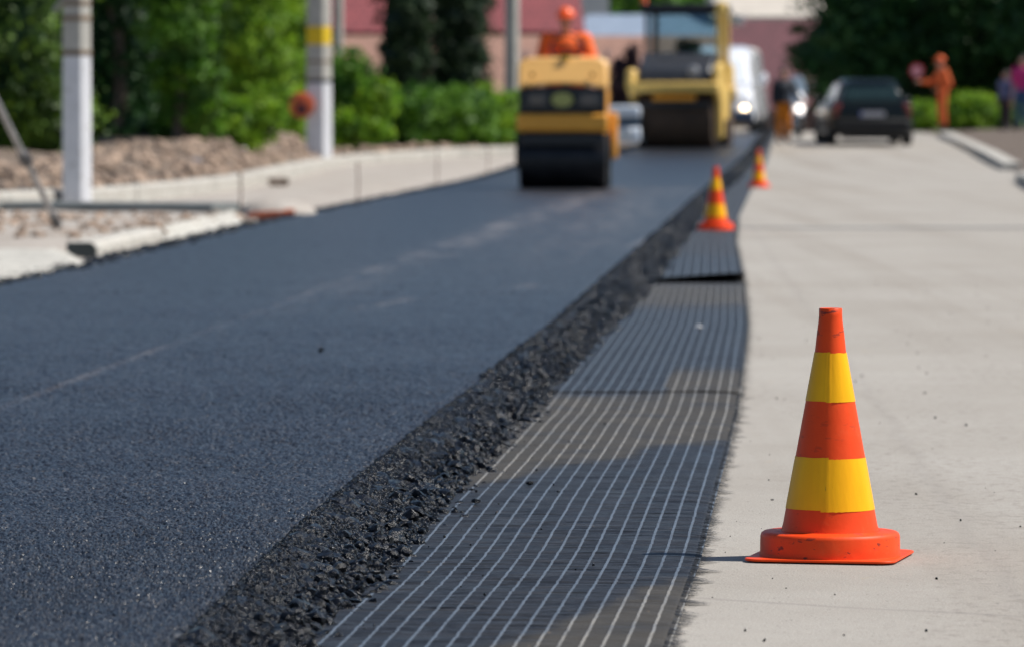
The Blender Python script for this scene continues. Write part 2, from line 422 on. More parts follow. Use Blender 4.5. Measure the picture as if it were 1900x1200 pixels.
for y0, x0, x1, w, dp in ((25.3, -3, -0.6, 0.10, 0.006), (16.3, -3, -1.35, 0.05, 0.004), (21.8, -0.5, 0.35, 0.10, 0.004), (34.0, -2, 0.4, 0.3, 0.004), (50.0, -1.6, 1.9, 0.5, 0.005), (62.6, -.6, 2.2, 0.3, 0.004)):
    m_ = 1 / (1 + np.exp(-(X - x0) / 0.1)) / (1 + np.exp((X - x1) / 0.1))
    yy = Y - y0 - 0.05 * upn(X, 1.1, 9, 8)
    Z += 1.8 * m_ * (-dp * np.exp(-(yy / w) ** 2) + 0.5 * dp * np.exp(-((yy + 1.6 * w) / w) ** 2))
edge = np.clip((X - (tr[:, None] - 0.07)) / 0.07, 0, 1)
Z += edge * 0.0025 * (grain + box(g0, 9, 9)) - edge ** 2 * 0.008
lw = hx(1, 1) * 0
track = np.exp(-((dd - 0.05 - 0.004 * (Y - 20)) / 0.16) ** 2) * np.clip((Y - 20) / 20, 0, 1) * np.clip((66 - Y) / 8, 0, 1)
track2 = 0.6 * np.exp(-((dd - 0.85) / 0.5) ** 2) * np.clip((Y - 26) / 14, 0, 1) * np.clip((66 - Y) / 5, 0, 1)
for xa, ya, xb, yb, wd in ((-.62, 22.2, -.50, 23.0, .05), (.75, 33, 1.35, 40, .05), (-.1, 24.6, .1, 24.9, .05), (1.0, 44, 1.6, 54, .06), (.35, 30, .5, 33, .05)):
    u_ = np.clip(((X - xa) * (xb - xa) + (Y - ya) * (yb - ya)) / ((xb - xa) ** 2 + (yb - ya) ** 2), 0, 1)
    track2 = np.maximum(track2, .9 * np.exp(-(((X - xa - (xb - xa) * u_) / wd) ** 2 + ((Y - ya - (yb - ya) * u_) / (wd * 8)) ** 2)))

line = 0.45 * np.exp(-(dd / 0.016) ** 2) * np.clip((34 - Y) / 8, 0, 1)
skirt = lambda A: np.concatenate([A[:, :1], A, A[:, -1:]], 1)
Zs = np.concatenate([np.full((len(ly), 1), -0.012), Z, np.full((len(ly), 1), -0.012)], 1)
Xs = skirt(X); Xs[:, 0] -= 0.05
dust = skirt(np.clip(track + track2 + line, 0, 1))
tag(gridmesh('fresh_asphalt_lane', Xs, skirt(Y), Zs + gzv(skirt(Y)), M_ASP, attrs={'dust': dust.ravel()}), kind='structure')

# ---------------- loose hot-mix slope on the right of the lane
ey = rows(6.0, 134, 0.012, 1.3)
te = np.linspace(0, 1, 40)
a0, a1 = top(ey) - 0.03, toe(ey) + 0.0
X = a0[:, None] + (a1 - a0)[:, None] * te; Y = np.repeat(ey[:, None], len(te), 1)
pr = np.clip(1.03 - te ** 1.25, 0, 1) * 0.066
nn = nv(X, Y, 32, 1) * 0.012 + nv(X, Y, 13, 4) * 0.013 + nv(X, Y, 70, 6) * 0.006
Z = pr[None, :] + nn * np.clip(te * 6 + 0.4, 0, 1)[None, :] - 0.012 * (te ** 6)[None, :] + gzv(Y)
shoulder = gridmesh('loose_asphalt_slope', X, Y, Z, M_BIT, smooth=False)
tag(shoulder, 'dark crumbly slope of loose hot asphalt along the lane edge', 'loose asphalt', kind='stuff')

# rocks --------------------------------------------------------
def rock_proto(sub, k, seed):
    r = random.Random(seed); bm = B()
    bmesh.ops.create_icosphere(bm, subdivisions=sub, radius=1)
    pl = [(Vector((r.gauss(0, 1), r.gauss(0, 1), r.gauss(0, 1))).normalized(), r.uniform(0.55, 0.9)) for _ in range(k)]
    for v in bm.verts:
        c = v.co * (1 + r.uniform(-.16, .16))
        for n, d in pl:
            e = c.dot(n) - d
            if e > 0: c -= n * e
        v.co = Vector((c.x, c.y * r.uniform(.9, 1.1), c.z * 0.8))
    bm.verts.ensure_lookup_table()
    V = np.array([v.co[:] for v in bm.verts]); Fq = np.array([[v.index for v in f.verts] for f in bm.faces]); bm.free()
    return V, Fq
LOW = [rock_proto(1, 4, s) for s in range(10)]
MED = [rock_proto(2, 7, s + 50) for s in range(10)]
MED3 = [rock_proto(3, 8, s + 90) for s in range(6)]
def scatter(name, pos, rad, protos, m, parent=None, flat=1.0):
    Vs, Fs, off = [], [], 0
    n = len(pos); which = rng.integers(0, len(protos), n)
    q = rng.normal(size=(n, 4)); q /= np.linalg.norm(q, axis=1)[:, None]
    w, x, y, z = q.T
    Rm = np.stack([1 - 2 * (y * y + z * z), 2 * (x * y - z * w), 2 * (x * z + y * w), 2 * (x * y + z * w), 1 - 2 * (x * x + z * z), 2 * (y * z - x * w),
                   2 * (x * z - y * w), 2 * (y * z + x * w), 1 - 2 * (x * x + y * y)], -1).reshape(n, 3, 3)
    for k, (V, Fq) in enumerate(protos):
        idx = np.where(which == k)[0]
        if not len(idx): continue
        st = rng.uniform(0.75, 1.25, (len(idx), 1, 3))
        W = np.einsum('nij,nvj->nvi', Rm[idx], V[None] * st) * rad[idx][:, None, None]
        W[..., 2] *= flat
        W += pos[idx][:, None, :]
        f = Fq[None] + (np.arange(len(idx)) * len(V))[:, None, None] + off
        Vs.append(W.reshape(-1, 3)); Fs.append(f.reshape(-1, 3)); off += len(idx) * len(V)
    return npmesh(name, np.concatenate(Vs), np.concatenate(Fs), m, parent)
def slope_pos(n, y0, y1, tlo, thi, power=1.0, r=None, sink=0.3):
    y = y0 + (y1 - y0) * rng.random(n) ** power
    tq = tlo + (thi - tlo) * rng.random(n)
    x = (top(y) - 0.03) + (toe(y) - top(y) + 0.03) * tq
    z = np.clip(1.03 - np.clip(tq, 0, 2) ** 1.25, 0, 1) * 0.066 + gzv(y)
    return np.stack([x, y, z + r * sink], -1)
def rr(n, a, b): return a + (b - a) * rng.random(n) ** 2
sets = []
for n, y0, y1, tlo, thi, ra, rb, pr_, k in ((90, 7.3, 18, 0.7, 1.25, .006, .016, MED, .4), (130, 7.3, 16, 0.4, 1.12, .012, .022, MED, .3), (26000, 7.3, 16, 0.0, 1.0, .0025, .0070, LOW, .35), (20000, 7.3, 15, -0.02, 0.5, .0022, .0055, LOW, .4), (3400, 7.3, 16, 0.02, 1.03, .005, .0105, MED, .15), (700, 7.3, 16, 0.55, 1.10, .009, .0175, MED, .3),
        (8000, 16, 30, -0.1, 1.0, .005, .011, LOW, .3), (2200, 16, 30, 0.2, 1.08, .009, .02, LOW, .35), (5000, 30, 60, -0.05, 1.05, .008, .022, LOW, .3), (2500, 60, 125, 0, 1.05, .012, .03, LOW, .3)):
    r_ = rr(n, ra, rb)
    o = scatter('loose_asphalt_stones', slope_pos(n, y0, y1, tlo, thi, 1.0, r_, k), r_, pr_, M_BIT)
    sets.append(o)
# left broken edge of the lane
n = 9000; y = 22 + 90 * rng.random(n) ** 1.6; r_ = rr(n, .006, .026)
x = left(y) - 0.09 + rng.normal(0, .045, n); x = x + .07; z = LT - .004 + gzv(y)
sets.append(scatter('left', np.stack([x, y, z], -1), r_, LOW, M_BIT))
# scattered crumbs on the mat, the road and the lane
n = 110; y = 8.2 + 30 * rng.random(n) ** 1.5; r_ = rr(n, .0012, .0045); x = toe(y) + 0.02 + np.abs(rng.normal(0, .16, n))
sets.append(scatter('c1', np.stack([x, y, 0.013 + gzv(y) + r_ * .3 + (x < mat_r(y)) * 0.006], -1), r_, LOW, M_BIT))
n = 200; y = 8.2 + 20 * rng.random(n); r_ = rr(n, .0012, .0045); x = mat_r(y) + .02 + 1.8 * rng.random(n) ** 1.7
sets.append(scatter('c2', np.stack([x, y, r_ * .5], -1), r_, LOW, M_BIT))
n = 70; y = 8.6 + 30 * rng.random(n); r_ = rr(n, .002, .008); x = left(y) + (top(y) - left(y)) * rng.random(n)
sets.append(scatter('c3', np.stack([x, y, LT + r_ * .3], -1), r_, LOW, M_BIT))
# join into one stuff mesh
def join_np(name, objs, m):
    Vs, Fs, off = [], [], 0
    for o in objs:
        me = o.data; v = np.empty(len(me.vertices) * 3, np.float32); me.vertices.foreach_get('co', v)
        f = np.empty(len(me.loops), np.int32); me.loops.foreach_get('vertex_index', f)
        Vs.append(v.reshape(-1, 3)); Fs.append(f.reshape(-1, 3) + off); off += len(me.vertices)
        bpy.data.objects.remove(o); bpy.data.meshes.remove(me)
    return npmesh(name, np.concatenate(Vs), np.concatenate(Fs), m, smooth=False)
tag(join_np('loose_asphalt_stones', sets, M_BIT), 'black bitumen coated stones lying loose along the asphalt edge', 'loose stones', kind='stuff')
def lone_rock(name, label, cat, p, r, m, protos, seed, sz=(1, 1, 1), group=None):
    V, Fq = protos[seed % len(protos)]
    o = npmesh(name, V * r * np.array(sz), Fq, m, smooth=False); o.location = p; o.rotation_euler = (0, 0, seed * 1.7)
    return tag(o, label, cat, group)
for k, (px, py, r, lb) in enumerate(((982, 897, .0085, 'small black asphalt lump alone on the mat, farther out from the slope'), (883, 931, .010, 'black asphalt lump on the mat close to the foot of the slope'),
        (1036, 912, .0035, 'tiny black asphalt crumb on the mat, right of the two bigger lumps'), (596, 650, .013, 'dark asphalt clod on top of the fresh lane'), (1433, 927, .003, 'tiny black crumb on the concrete left of the large cone'))):
    h = 0.02 if px > 700 else LT
    if px > 1400: h = 0.001
    p = P(px, py, h); p.z += r * 0.3
    lone_rock('asphalt_lump', lb, 'asphalt lump', p, r, M_BIT, MED3, k, (1.3, 1, .8), 'stray lumps of asphalt')

# ---------------- geogrid mats: three sheets end to end, far one lying over the near one
def mat_sheet(y0, y1, lab, lift_near, seed):
    my = rows(y0, y1, 0.0055, 1.8)
    w = np.linspace(0, 1, 44)
    r_ = mat_r(my); l_ = toe(my) - 0.14
    X = l_[:, None] + (r_ - l_)[:, None] * w; Y = np.repeat(my[:, None], len(w), 1)
    U = X - r_[:, None]
    # the mat's own line field: offset from the right edge
    Z = 0.012 + 0.0020 * nv(X * 0.6, Y, 1.5, seed) + 0.0006 * nv(X, Y, 5, seed + 3) + 0.0065 * np.clip(nv(X * 0.35, Y, 0.55, seed + 7), -0.4, 1)
    e = np.exp(-np.abs(U) / 0.03)
    Z = Z * (1 - 0.55 * e)
    q_ = Y - y0 + 0.06 * nv(X, Y * 0, 3, seed)
    hn = lift_near[0] * np.exp(-(np.maximum(q_, 0) / (lift_near[1] * 3)) ** 2) * (0.30 + 0.75 * w[None, :])
    th = rng.normal(size=X.shape); th = box(th, 2, 17) * .7 + box(rng.normal(size=X.shape), 1, 7) * .5
    Z = Z + th * 0.0011 * np.clip((30 - Y) / 10, 0.3, 1)
    Z = np.maximum(Z, 0.004) + hn + gzv(Y)
    sg = lambda v, s_: 1 / (1 + np.exp(-np.clip(v / s_, -30, 30)))
    wb = 0.35 * nv(X, Y * .3, 4, 21) + 0.15 * nv(X, Y, 7, 5)
    A_ = sg(Y - (13.9 + 3.2 * U + wb), .05) * sg(np.where(U > -.24, 17.6, 16.0) + 0.6 * wb - Y, .12)
    C_ = sg((8.15 + 5.5 * (U + .30) + wb) - Y, .05) * (U > -.34)
    D_ = sg(Y - (23.8 + wb), .3) * sg(27.0 - Y, .2) * .8
    E_ = sg(Y - (33 + 2 * wb), .5) * .25
    du = 0.10 + 0.9 * np.maximum(np.maximum(A_, C_), np.maximum(D_, E_))
    o = gridmesh('geogrid_mat', X, Y, Z, M_MAT, attrs={'dust': np.clip(du, 0, 1).ravel()}, uv=np.stack([U / (1.5 if seed == 3 else 1.0), Y], -1).reshape(-1, 2))
    sol = o.modifiers.new('Thick', 'SOLIDIFY'); sol.thickness = 0.003; sol.offset = -1
    tag(o, lab, 'mat', 'black geogrid mats laid under the new layer')
    # frayed weft ends on the right edge
    n = int((min(y1, 45) - y0) * 240) if y0 < 45 else 0
    if n:
        fy = y0 + (min(y1, 45) - y0) * rng.random(n); clump = np.array([mnoise.noise(Vector((0, y * 9, seed))) for y in fy])
        ln = (0.008 + 0.026 * rng.random(n)) * np.clip(0.7 + 1.4 * clump, 0.15, 1.6)
        rx = mat_r(fy); an = rng.normal(0, 0.18, n); hw = 0.0016 + 0.0014 * rng.random(n)
        zb = 0.007 + 0.003 * rng.random(n) + gzv(fy); ze = 0.001 + 0.003 * rng.random(n) + gzv(fy)
        p0 = np.stack([rx - .01, fy - hw, zb], -1); p1 = np.stack([rx - .01, fy + hw, zb], -1)
        p2 = np.stack([rx + ln * np.cos(an), fy + ln * np.sin(an) + hw * .4, ze], -1); p3 = np.stack([rx + ln * np.cos(an), fy + ln * np.sin(an) - hw * .4, ze], -1)
        V = np.stack([p0, p1, p2, p3], 1).reshape(-1, 3)
        npmesh('frayed_edge', V, np.arange(n * 4).reshape(-1, 4), mat('frayed_black_yarn', (0.012, 0.012, 0.014), 0.6, var=.4, bmp=0), o)
    return o
mat_sheet(6.0, 16.4, 'nearest black mat with pale lengthwise lines, between the loose asphalt and the large cone', (0, 1), 1)
mat_sheet(16.2, 27.6, 'middle black lined mat, ending at the dark raised fold', (0.005, 0.10), 2)
mat_sheet(27.2, 118.0, 'farthest black lined mat, running from the dark fold towards the two far cones', (0.060, 0.20), 3)
# ------------------------------------------------------------------ traffic cones
def m_cone():
    m, nt, b = nodes('orange_cone_rubber'); v = coords(nt)
    n1 = noise(nt, v, 8, 5, 0.6)
    col = ramp(nt, n1, [(0.3, (0.76, 0.050, 0.004)), (0.7, (0.86, 0.075, 0.007))])
    fade = mapr(nt, noise(nt, v, 22, 6, 0.7), 0.58, 0.75, 0, 0.3); col = mix(nt, fade, col, (0.82, 0.15, 0.05))
    sc = noise(nt, coords(nt, (30, 30, 80)), 1.0, 5, 0.6)
    sx = nt.nodes.new('ShaderNodeSeparateXYZ'); nt.links.new(v, sx.inputs[0])
    low = mapr(nt, sx.outputs[2], 0.02, 0.08, 1.0, 0.25); hi = mapr(nt, sx.outputs[2], 0.42, 0.5, 0, 0.9)
    k = mathn(nt, 'MULTIPLY', mapr(nt, sc, 0.61, 0.66), mathn(nt, 'ADD', low, hi), True)
    col = mix(nt, mathn(nt, 'MULTIPLY', k, 0.85), col, (0.05, 0.02, 0.02))
    nt.links.new(col, b.inputs['Base Color']); nt.links.new(mapr(nt, n1, .3, .7, .40, .55), b.inputs['Roughness'])
    b.inputs['Specular IOR Level'].default_value = 0.25
    bump(nt, b, noise(nt, v, 60, 5), 0.12, 0.004); return m
def m_band():
    m, nt, b = nodes('yellow_cone_tape'); v = coords(nt)
    n1 = noise(nt, coords(nt, (1, 1, .2)), 30, 4, 0.6)
    col = ramp(nt, n1, [(0.3, (0.90, 0.40, 0.0)), (0.7, (0.97, 0.47, 0.0))])
    sc = mapr(nt, noise(nt, coords(nt, (120, 120, 22)), 1.0, 4, 0.6), 0.69, 0.73)
    col = mix(nt, mathn(nt, 'MULTIPLY', sc, 0.6), col, (0.25, 0.10, 0.01))
    nt.links.new(col, b.inputs['Base Color']); b.inputs['Roughness'].default_value = 0.42; b.inputs['Specular IOR Level'].default_value = 0.25
    bump(nt, b, n1, 0.3, 0.003); return m
M_CONE, M_BAND = m_cone(), m_band()
CONE_PROF = [(0.0975, 0.054), (0.0935, 0.068), (0.031, 0.414), (0.0272, 0.450), (0.0240, 0.474), (0.0232, 0.485), (0.0230, 0.500)]
def cone_r(z):
    for (r0, z0), (r1, z1) in zip(CONE_PROF, CONE_PROF[1:]):
        if z0 <= z <= z1: return r0 + (r1 - r0) * (z - z0) / (z1 - z0)
    return CONE_PROF[0][0]
def make_cone(label):
    t = thing('traffic_cone', label, 'traffic cone', group='orange and yellow traffic cones')
    bm = B(); r1 = CONE_PROF
    prof = [(0.118, 0.0530), (0.106, 0.0535), (0.100, 0.0555)] + r1[0:1] + r1[1:] + [(0.0215, 0.5012), (0.0195, 0.500), (0.0190, 0.470), (0.026, 0.41), (0.085, 0.07)]
    lathe(bm, prof, 96); obj('cone_body', bm, M_CONE, t, smooth=0.9)
    bm = B()
    # flat plate with rounded corners, then the raised ring
    a = 0.150; rc = 0.034; pts = []
    for cx, cy, s in ((a - rc, a - rc, 0), (-a + rc, a - rc, 90), (-a + rc, -a + rc, 180), (a - rc, -a + rc, 270)):
        for k in range(9):
            th = R(s + 90 * k / 8); pts.append((cx + rc * math.cos(th) + (0.0) , cy + rc * math.sin(th)))
    prism(bm, pts, 0.0015, 0.0065, 'z')
    obj('base_plate', bm, M_CONE, t, smooth=0.5, bevel=0.0015)
    bm = B(); lathe(bm, [(0.1405, 0.0062), (0.1392, 0.012), (0.1385, 0.044), (0.1365, 0.0495), (0.132, 0.0528), (0.117, 0.0532)], 96); obj('base_ring', bm, M_CONE, t, smooth=0.7)
    for z0, z1, seed in ((0.101, 0.205, 1), (0.3165, 0.414, 2)):
        bm = B(); n = 150; rows_ = []
        th0 = R(-90 + (2 if seed == 1 else 4)); span = 2 * math.pi + 0.17
        rnd = random.Random(seed)
        for k in range(n + 1):
            th = th0 + span * k / n - 0.17 / 2
            f = k / n; lift = 0.0009 + 0.0011 * max(0, (f - 0.96) / 0.04) * 0.5
            dz = -0.0035 * (1 - f) if seed == 1 else -0.002 * (1 - f)
            wob = 0.0006 * mnoise.noise(Vector((k * 0.09, seed * 7, 0)))
            nick = -0.0022 * max(0, mnoise.noise(Vector((k * 0.7, seed * 3, 4)))) * (1 if f < 0.1 or f > .95 else 0.15)
            wr = 0.0007 * math.exp(-(((f - 0.02) / 0.010) ** 2)) + 0.0006 * math.exp(-(((f - 0.965) / 0.006) ** 2))
            col = []
            for j in range(9):
                z = z0 + dz + nick + (z1 - z0 + wob * 2) * j / 8
                rr_ = cone_r(min(z, .4999)) + lift + wr
                col.append(bm.verts.new((rr_ * math.cos(th), rr_ * math.sin(th), z)))
            rows_.append(col)
        for p, q in zip(rows_, rows_[1:]):
            for j in range(8): bm.faces.new([p[j], q[j], q[j + 1], p[j + 1]])
        o = obj('yellow_band', bm, M_BAND, t, smooth=0.9)
    return t
def copy_tree(o, parent=None):
    c = o.copy(); COL.objects.link(c)
    if parent: c.parent = parent
    for ch in [x for x in bpy.data.objects if x.parent == o]: copy_tree(ch, c)
    return c
CONE_PROF = CONE_PROF
cone = make_cone('large sharp orange cone with two yellow bands, nearest on the concrete')
p = P(1540, 1033, 0.002); cone.location = p; cone.rotation_euler.z = R(-13)
FOCUS = p.y; cone.scale = (1, 1, .987)
for (px, py, sc, lb) in ((1328, 426, 1.0, 'blurred orange and yellow cone standing at the far end of the striped mat'),
                         (1408, 348, 1.0, 'small blurred orange and yellow cone farther up the lane edge, beyond the mat')):
    c = copy_tree(cone); q = P(px, py, 0.012); c.location = q; c.rotation_euler.z = R(20 + px); c.scale = (sc, sc, sc if sc == 1 else 1.7)
    c['label'] = lb

# ------------------------------------------------------------------ kerbs on the left
def kerb(name, label, pts, w, h, m, sl=1.0, group=None, cham=0.02, base=None, cat='kerb'):
    """pts: world points of the road-side bottom edge, ordered so that the kerb lies to the LEFT of travel"""
    pts = [Vector(p) for p in pts]; bm = B()
    for a, b in zip(pts, pts[1:]):
        d = b - a; L = d.length; k = max(1, round(L / sl)); d2 = Vector((d.x, d.y, 0)).normalized(); nrm = Vector((-d2.y, d2.x, 0))
        for i in range(k):
            p0 = a + d * (i / k) + d2 * 0.004; p1 = a + d * ((i + 1) / k) - d2 * 0.004
            j = nrm * random.uniform(-.006, .006) + Vector((0, 0, random.uniform(-.005, .005)))
            sec = [(0, -0.12), (0, h - cham), (cham, h), (w, h), (w, -0.12)]
            A = [bm.verts.new(p0 + j + nrm * u + Vector((0, 0, z))) for u, z in sec]
            Bv = [bm.verts.new(p1 + j + nrm * u + Vector((0, 0, z))) for u, z in sec]
            bm.faces.new(A); bm.faces.new(Bv[::-1])
            for q in range(5): bm.faces.new([A[q], Bv[q], Bv[(q + 1) % 5], A[(q + 1) % 5]])
    o = obj(name, bm, m, None, smooth=None, bevel=0.006)
    return tag(o, label, cat, group)
KP = [(-520, 416), (0, 388), (200, 378), (330, 365), (450, 350), (600, 313), (700, 301), (850, 291), (962, 288), (1120, 277)]
kerb('concrete_kerb', 'long pale concrete kerb curving behind the sandy strip towards the small roller', [P(a, b, 0.10) for i, (a, b) in enumerate(KP)], 0.22, 0.15, M_KERB)
M_DKCON = mat('dark_grey_concrete', (.16, .175, .17), .7, var=.2, scale=3, bmp=.3)  # darker grey green tone than the other kerbs
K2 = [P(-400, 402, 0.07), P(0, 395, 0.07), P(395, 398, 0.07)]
kerb('concrete_kerb', 'low concrete edging with its dark face over the brown gravel patch, on the left', K2, 0.55, 0.10, M_DKCON)
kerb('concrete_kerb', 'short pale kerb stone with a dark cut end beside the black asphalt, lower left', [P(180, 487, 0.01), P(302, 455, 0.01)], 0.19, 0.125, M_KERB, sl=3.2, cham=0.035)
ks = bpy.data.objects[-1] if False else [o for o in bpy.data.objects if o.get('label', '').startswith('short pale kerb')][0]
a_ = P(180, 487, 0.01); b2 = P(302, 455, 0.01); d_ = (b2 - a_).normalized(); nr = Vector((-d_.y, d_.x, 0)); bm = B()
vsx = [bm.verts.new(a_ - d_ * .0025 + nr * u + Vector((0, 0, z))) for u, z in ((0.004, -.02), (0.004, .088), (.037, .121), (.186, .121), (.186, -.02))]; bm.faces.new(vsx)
ce = obj('cut_end', bm, mat('dark_end_concrete', (.05, .06, .058), .7, var=.2, bmp=.2), ks, smooth=None); sd_ = ce.modifiers.new('T', 'SOLIDIFY'); sd_.thickness = .006; sd_.offset = 0  # end face in a much darker concrete tone than the stone
def slab(name, pts, z0, m, label=None, cat=None, kind=None, wob=0.02, n=28):
    """rough poured slab over a quad given by four corners (near-left, near-right, far-right, far-left)"""
    a, b, c, d = [Vector(p) for p in pts]; k = np.linspace(0, 1, n)
    U, Vv = np.meshgrid(k, k)
    Pm = (np.array(a)[None, None] * ((1 - U) * (1 - Vv))[..., None] + np.array(b)[None, None] * (U * (1 - Vv))[..., None] + np.array(c)[None, None] * (U * Vv)[..., None] + np.array(d)[None, None] * ((1 - U) * Vv)[..., None])
    e = np.minimum(np.minimum(U, 1 - U), np.minimum(Vv, 1 - Vv)); Z = Pm[..., 2] + wob * nv(Pm[..., 0], Pm[..., 1], 3.0) + wob * .4 * nv(Pm[..., 0], Pm[..., 1], 11.0) - np.where(e <= 0, z0, 0)
    o = gridmesh(name, Pm[..., 0] + (e > 0) * .02 * nv(Pm[..., 0], Pm[..., 1], 5, 3), Pm[..., 1], Z, m)
    return tag(o, label, cat, kind=kind)
slab('concrete_haunch', [P(300, 456, .02), P(462, 424, .02), P(440, 388, .14), P(296, 418, .14)], .15, M_HAUNCH, 'rough pale concrete backing poured along the asphalt edge past the short kerb stone', 'concrete haunch')
slab('concrete_haunch', [P(-260, 579, .078), P(178, 485, .078), P(118, 460, .10), P(-420, 470, .10)], .18, M_HAUNCH, 'flat pale concrete apron at the left edge, in front of the cut kerb end', 'concrete haunch')
# gravel bed
gx = np.linspace(-9, -2.2, 70); gy = np.linspace(33.9, 43.6, 100); X, Y = np.meshgrid(gx, gy)
X = np.minimum(X, (left(Y) - 0.28)); Z = 0.06 + 0.03 * nv(X, Y, 1.1, 2) + 0.03 * nv(X, Y, 4, 8)
Z = Z * np.clip((Y - 33.8) / 0.8, 0, 1) + np.clip((Y-36)/8,0,1)*0.0
tag(gridmesh('gravel_bed', X, Y, Z, M_GRAV), kind='structure')
n = 1700; y = 34.2 + 9 * rng.random(n); x = -9 + (left(y) - 0.3 + 9) * rng.random(n); r_ = rr(n, .008, .05)
M_STONE = mat('pale_rubble_stone', (0.31, 0.225, 0.165), 0.9, var=.5, scale=3, bmp=.5)
tag(scatter('gravel_stones', np.stack([x, y, 0.08 + r_ * .3], -1), r_, LOW, M_STONE), 'pale and brown stones scattered over the gravel patch', 'gravel', kind='stuff')
# verge mound behind the long kerb
vy = np.arange(30, 100, 0.3); kx = kerb_l(np.clip(vy, 44, 97)); kx = np.where(vy < 44, kerb_l(44.0) - 0.4 - (44 - vy) * 1.0, kx)
s = np.concatenate([np.linspace(0.16, 2.4, 30), np.linspace(2.6, 12, 20)])
X = kx[:, None] - s; Y = np.repeat(vy[:, None], len(s), 1)
hill = np.clip((s - 0.25) / 0.8, 0, 1)[None, :] * (0.06 + 0.33 * np.clip((Y - 46) / 26, 0, 1) - 0.36 * np.clip((Y - 84) / 5, 0, 1))
Z = gzv(Y) + 0.20 + hill * (1 + 0.35 * nv(X, Y, 0.9, 3)) + 0.05 * nv(X, Y, 2.8, 1) * np.clip(s * 3 - .5, 0, 1)[None, :]
Z = np.where(Y < 44, Z * 0.7, Z)
tag(gridmesh('verge_soil', X, Y, Z, M_SOIL), kind='structure')
def vz(x, y):
    k = float(kerb_l(min(max(y, 44), 97))); s_ = k - x
    return ground_z(y) + 0.20 + min(max((s_ - .25) / .8, 0), 1) * (0.06 + 0.33 * min(max((y - 46) / 26, 0), 1) - 0.36 * min(max((y - 84) / 5, 0), 1))
def on_mound(px, py):
    r = ray(px, py)
    for d_ in np.arange(44, 110, .1):
        x_ = r.x / r.y * d_; z_ = CH + r.z / r.y * d_
        if x_ < kerb_l(d_) - .2 and z_ <= vz(x_, d_): return Vector((x_, d_, z_))
    return at(px, py, 70)
n = 1700; y = 46 + 48 * rng.random(n); x = kerb_l(y) - 0.3 - 1.8 * rng.random(n) ** 1.3; r_ = rr(n, .02, .10)
z = np.array([vz(a, b) for a, b in zip(x, y)]) + r_ * .25
tag(scatter('rubble_stones', np.stack([x, y, z], -1), r_, LOW + MED, M_STONE), 'brown rubble stones dug out along the verge behind the long kerb', 'rubble', kind='stuff')
M_WST = mat('white_stone', (0.62, 0.61, 0.60), 0.8, var=.1, bmp=.3); M_DST = mat('dark_stone', (0.09, 0.095, 0.115), 0.8, var=.2, bmp=.3)
for px, py, d, r, m, lb in ((193, 308, 50, .16, M_STONE, 'big tan rubble boulder just right of the nearest white post'), (448, 276, 62, .11, M_WST, 'whitish rock on top of the rubble bank under the light green shrubs'), (364, 296, 58, .10, M_DST, 'dark blue grey rock in the rubble bank, left of the whitish rock'), (100, 318, 49, .13, M_STONE, 'tan boulder lying left of the nearest white post')):
    p = on_mound(px, py + 8); lone_rock('boulder', lb, 'boulder', p, r, m, MED3, int(px) % 5, (1.1, 1, .95))
# sand heap with orange drain tile
bm = B(); bmesh.ops.create_icosphere(bm, subdivisions=4, radius=1, matrix=Matrix.Translation((0, 0, 0)) @ Matrix.Diagonal((.34, .6, .16, 1)))
for v in bm.verts: v.co += Vector(v.co).normalized() * .03 * mnoise.noise(v.co * 6)
q = P(508, 404, 0.05); o = obj('sand_heap', bm, M_STRIP, None); o.location = q + Vector((0, .6, .0)); tag(o, 'small pale sand heap behind the orange brick at the asphalt edge', 'sand heap')
t = thing('broken_drain_tile', 'rusty orange broken drain tile lying flat at the left asphalt edge', 'drain tile', q + Vector((-.02, -.1, .0)), R(4))
M_TILE = mat('orange_clay', (0.42, 0.09, 0.03), .8, var=.3, scale=20, bmp=.4, dirt=(.16, .05, .03), dirt_amt=.3)
bm = B(); prism(bm, [(-.2, 0), (.2, 0), (.2, .05), (.02, .06), (-.16, .045), (-.2, .03)], -.1, .1, 'y'); obj('tile_slab', bm, M_TILE, t, bevel=.006)
bm = B(); prism(bm, [(.09, 0.05), (.2, 0.045), (.2, .075), (.12, .07)], -.09, .05, 'y'); obj('broken_piece', bm, mat('bright_orange_clay', (.55, .13, .04), .8, bmp=.3), t, bevel=.005)
# iron pins
M_RUST = mat('rusty_iron', (0.14, 0.075, 0.05), .85, var=.4, scale=30, bmp=.4)
for i, (px, py, hgt, lb) in enumerate(((445, 394, 74, 'thin rusty iron pin standing beside the orange drain tile'), (663, 372, 72, 'thin rusty iron pin in the sandy strip, second from the left'), (810, 338, 58, 'thin rusty iron pin in the sandy strip, third from the left'), (905, 315, 46, 'thin rusty iron pin nearest the small roller'))):
    p = P(px, py, 0.08); sc = F / p.y; L = hgt / sc
    bm = B(); tube(bm, [(0, 0, -.1), (0.01, 0, L * .5), (0.0, 0.01, L)], .008, 8)
    tube(bm, [(0, 0, L * .93), (.03, 0, L * .95)], .007, 8)
    o = obj('iron_pin', bm, M_RUST); o.location = p; tag(o, lb, 'iron pin', 'iron pins marking the kerb line')
# clay pipe stub in kerb
t = thing('clay_pipe', 'short dark mouthed clay pipe end poking out under the long kerb', 'pipe', P(512, 345, .1), R(-60))
bm = B(); lathe(bm, [(.045, .25), (.05, .25), (.05, -.12), (.036, -.12), (.036, .2)], 20, (0, 0, .05), 'x'); obj('pipe_wall', bm, mat('dusty_clay', (.36, .27, .21), .85, var=.2, bmp=.3), t)
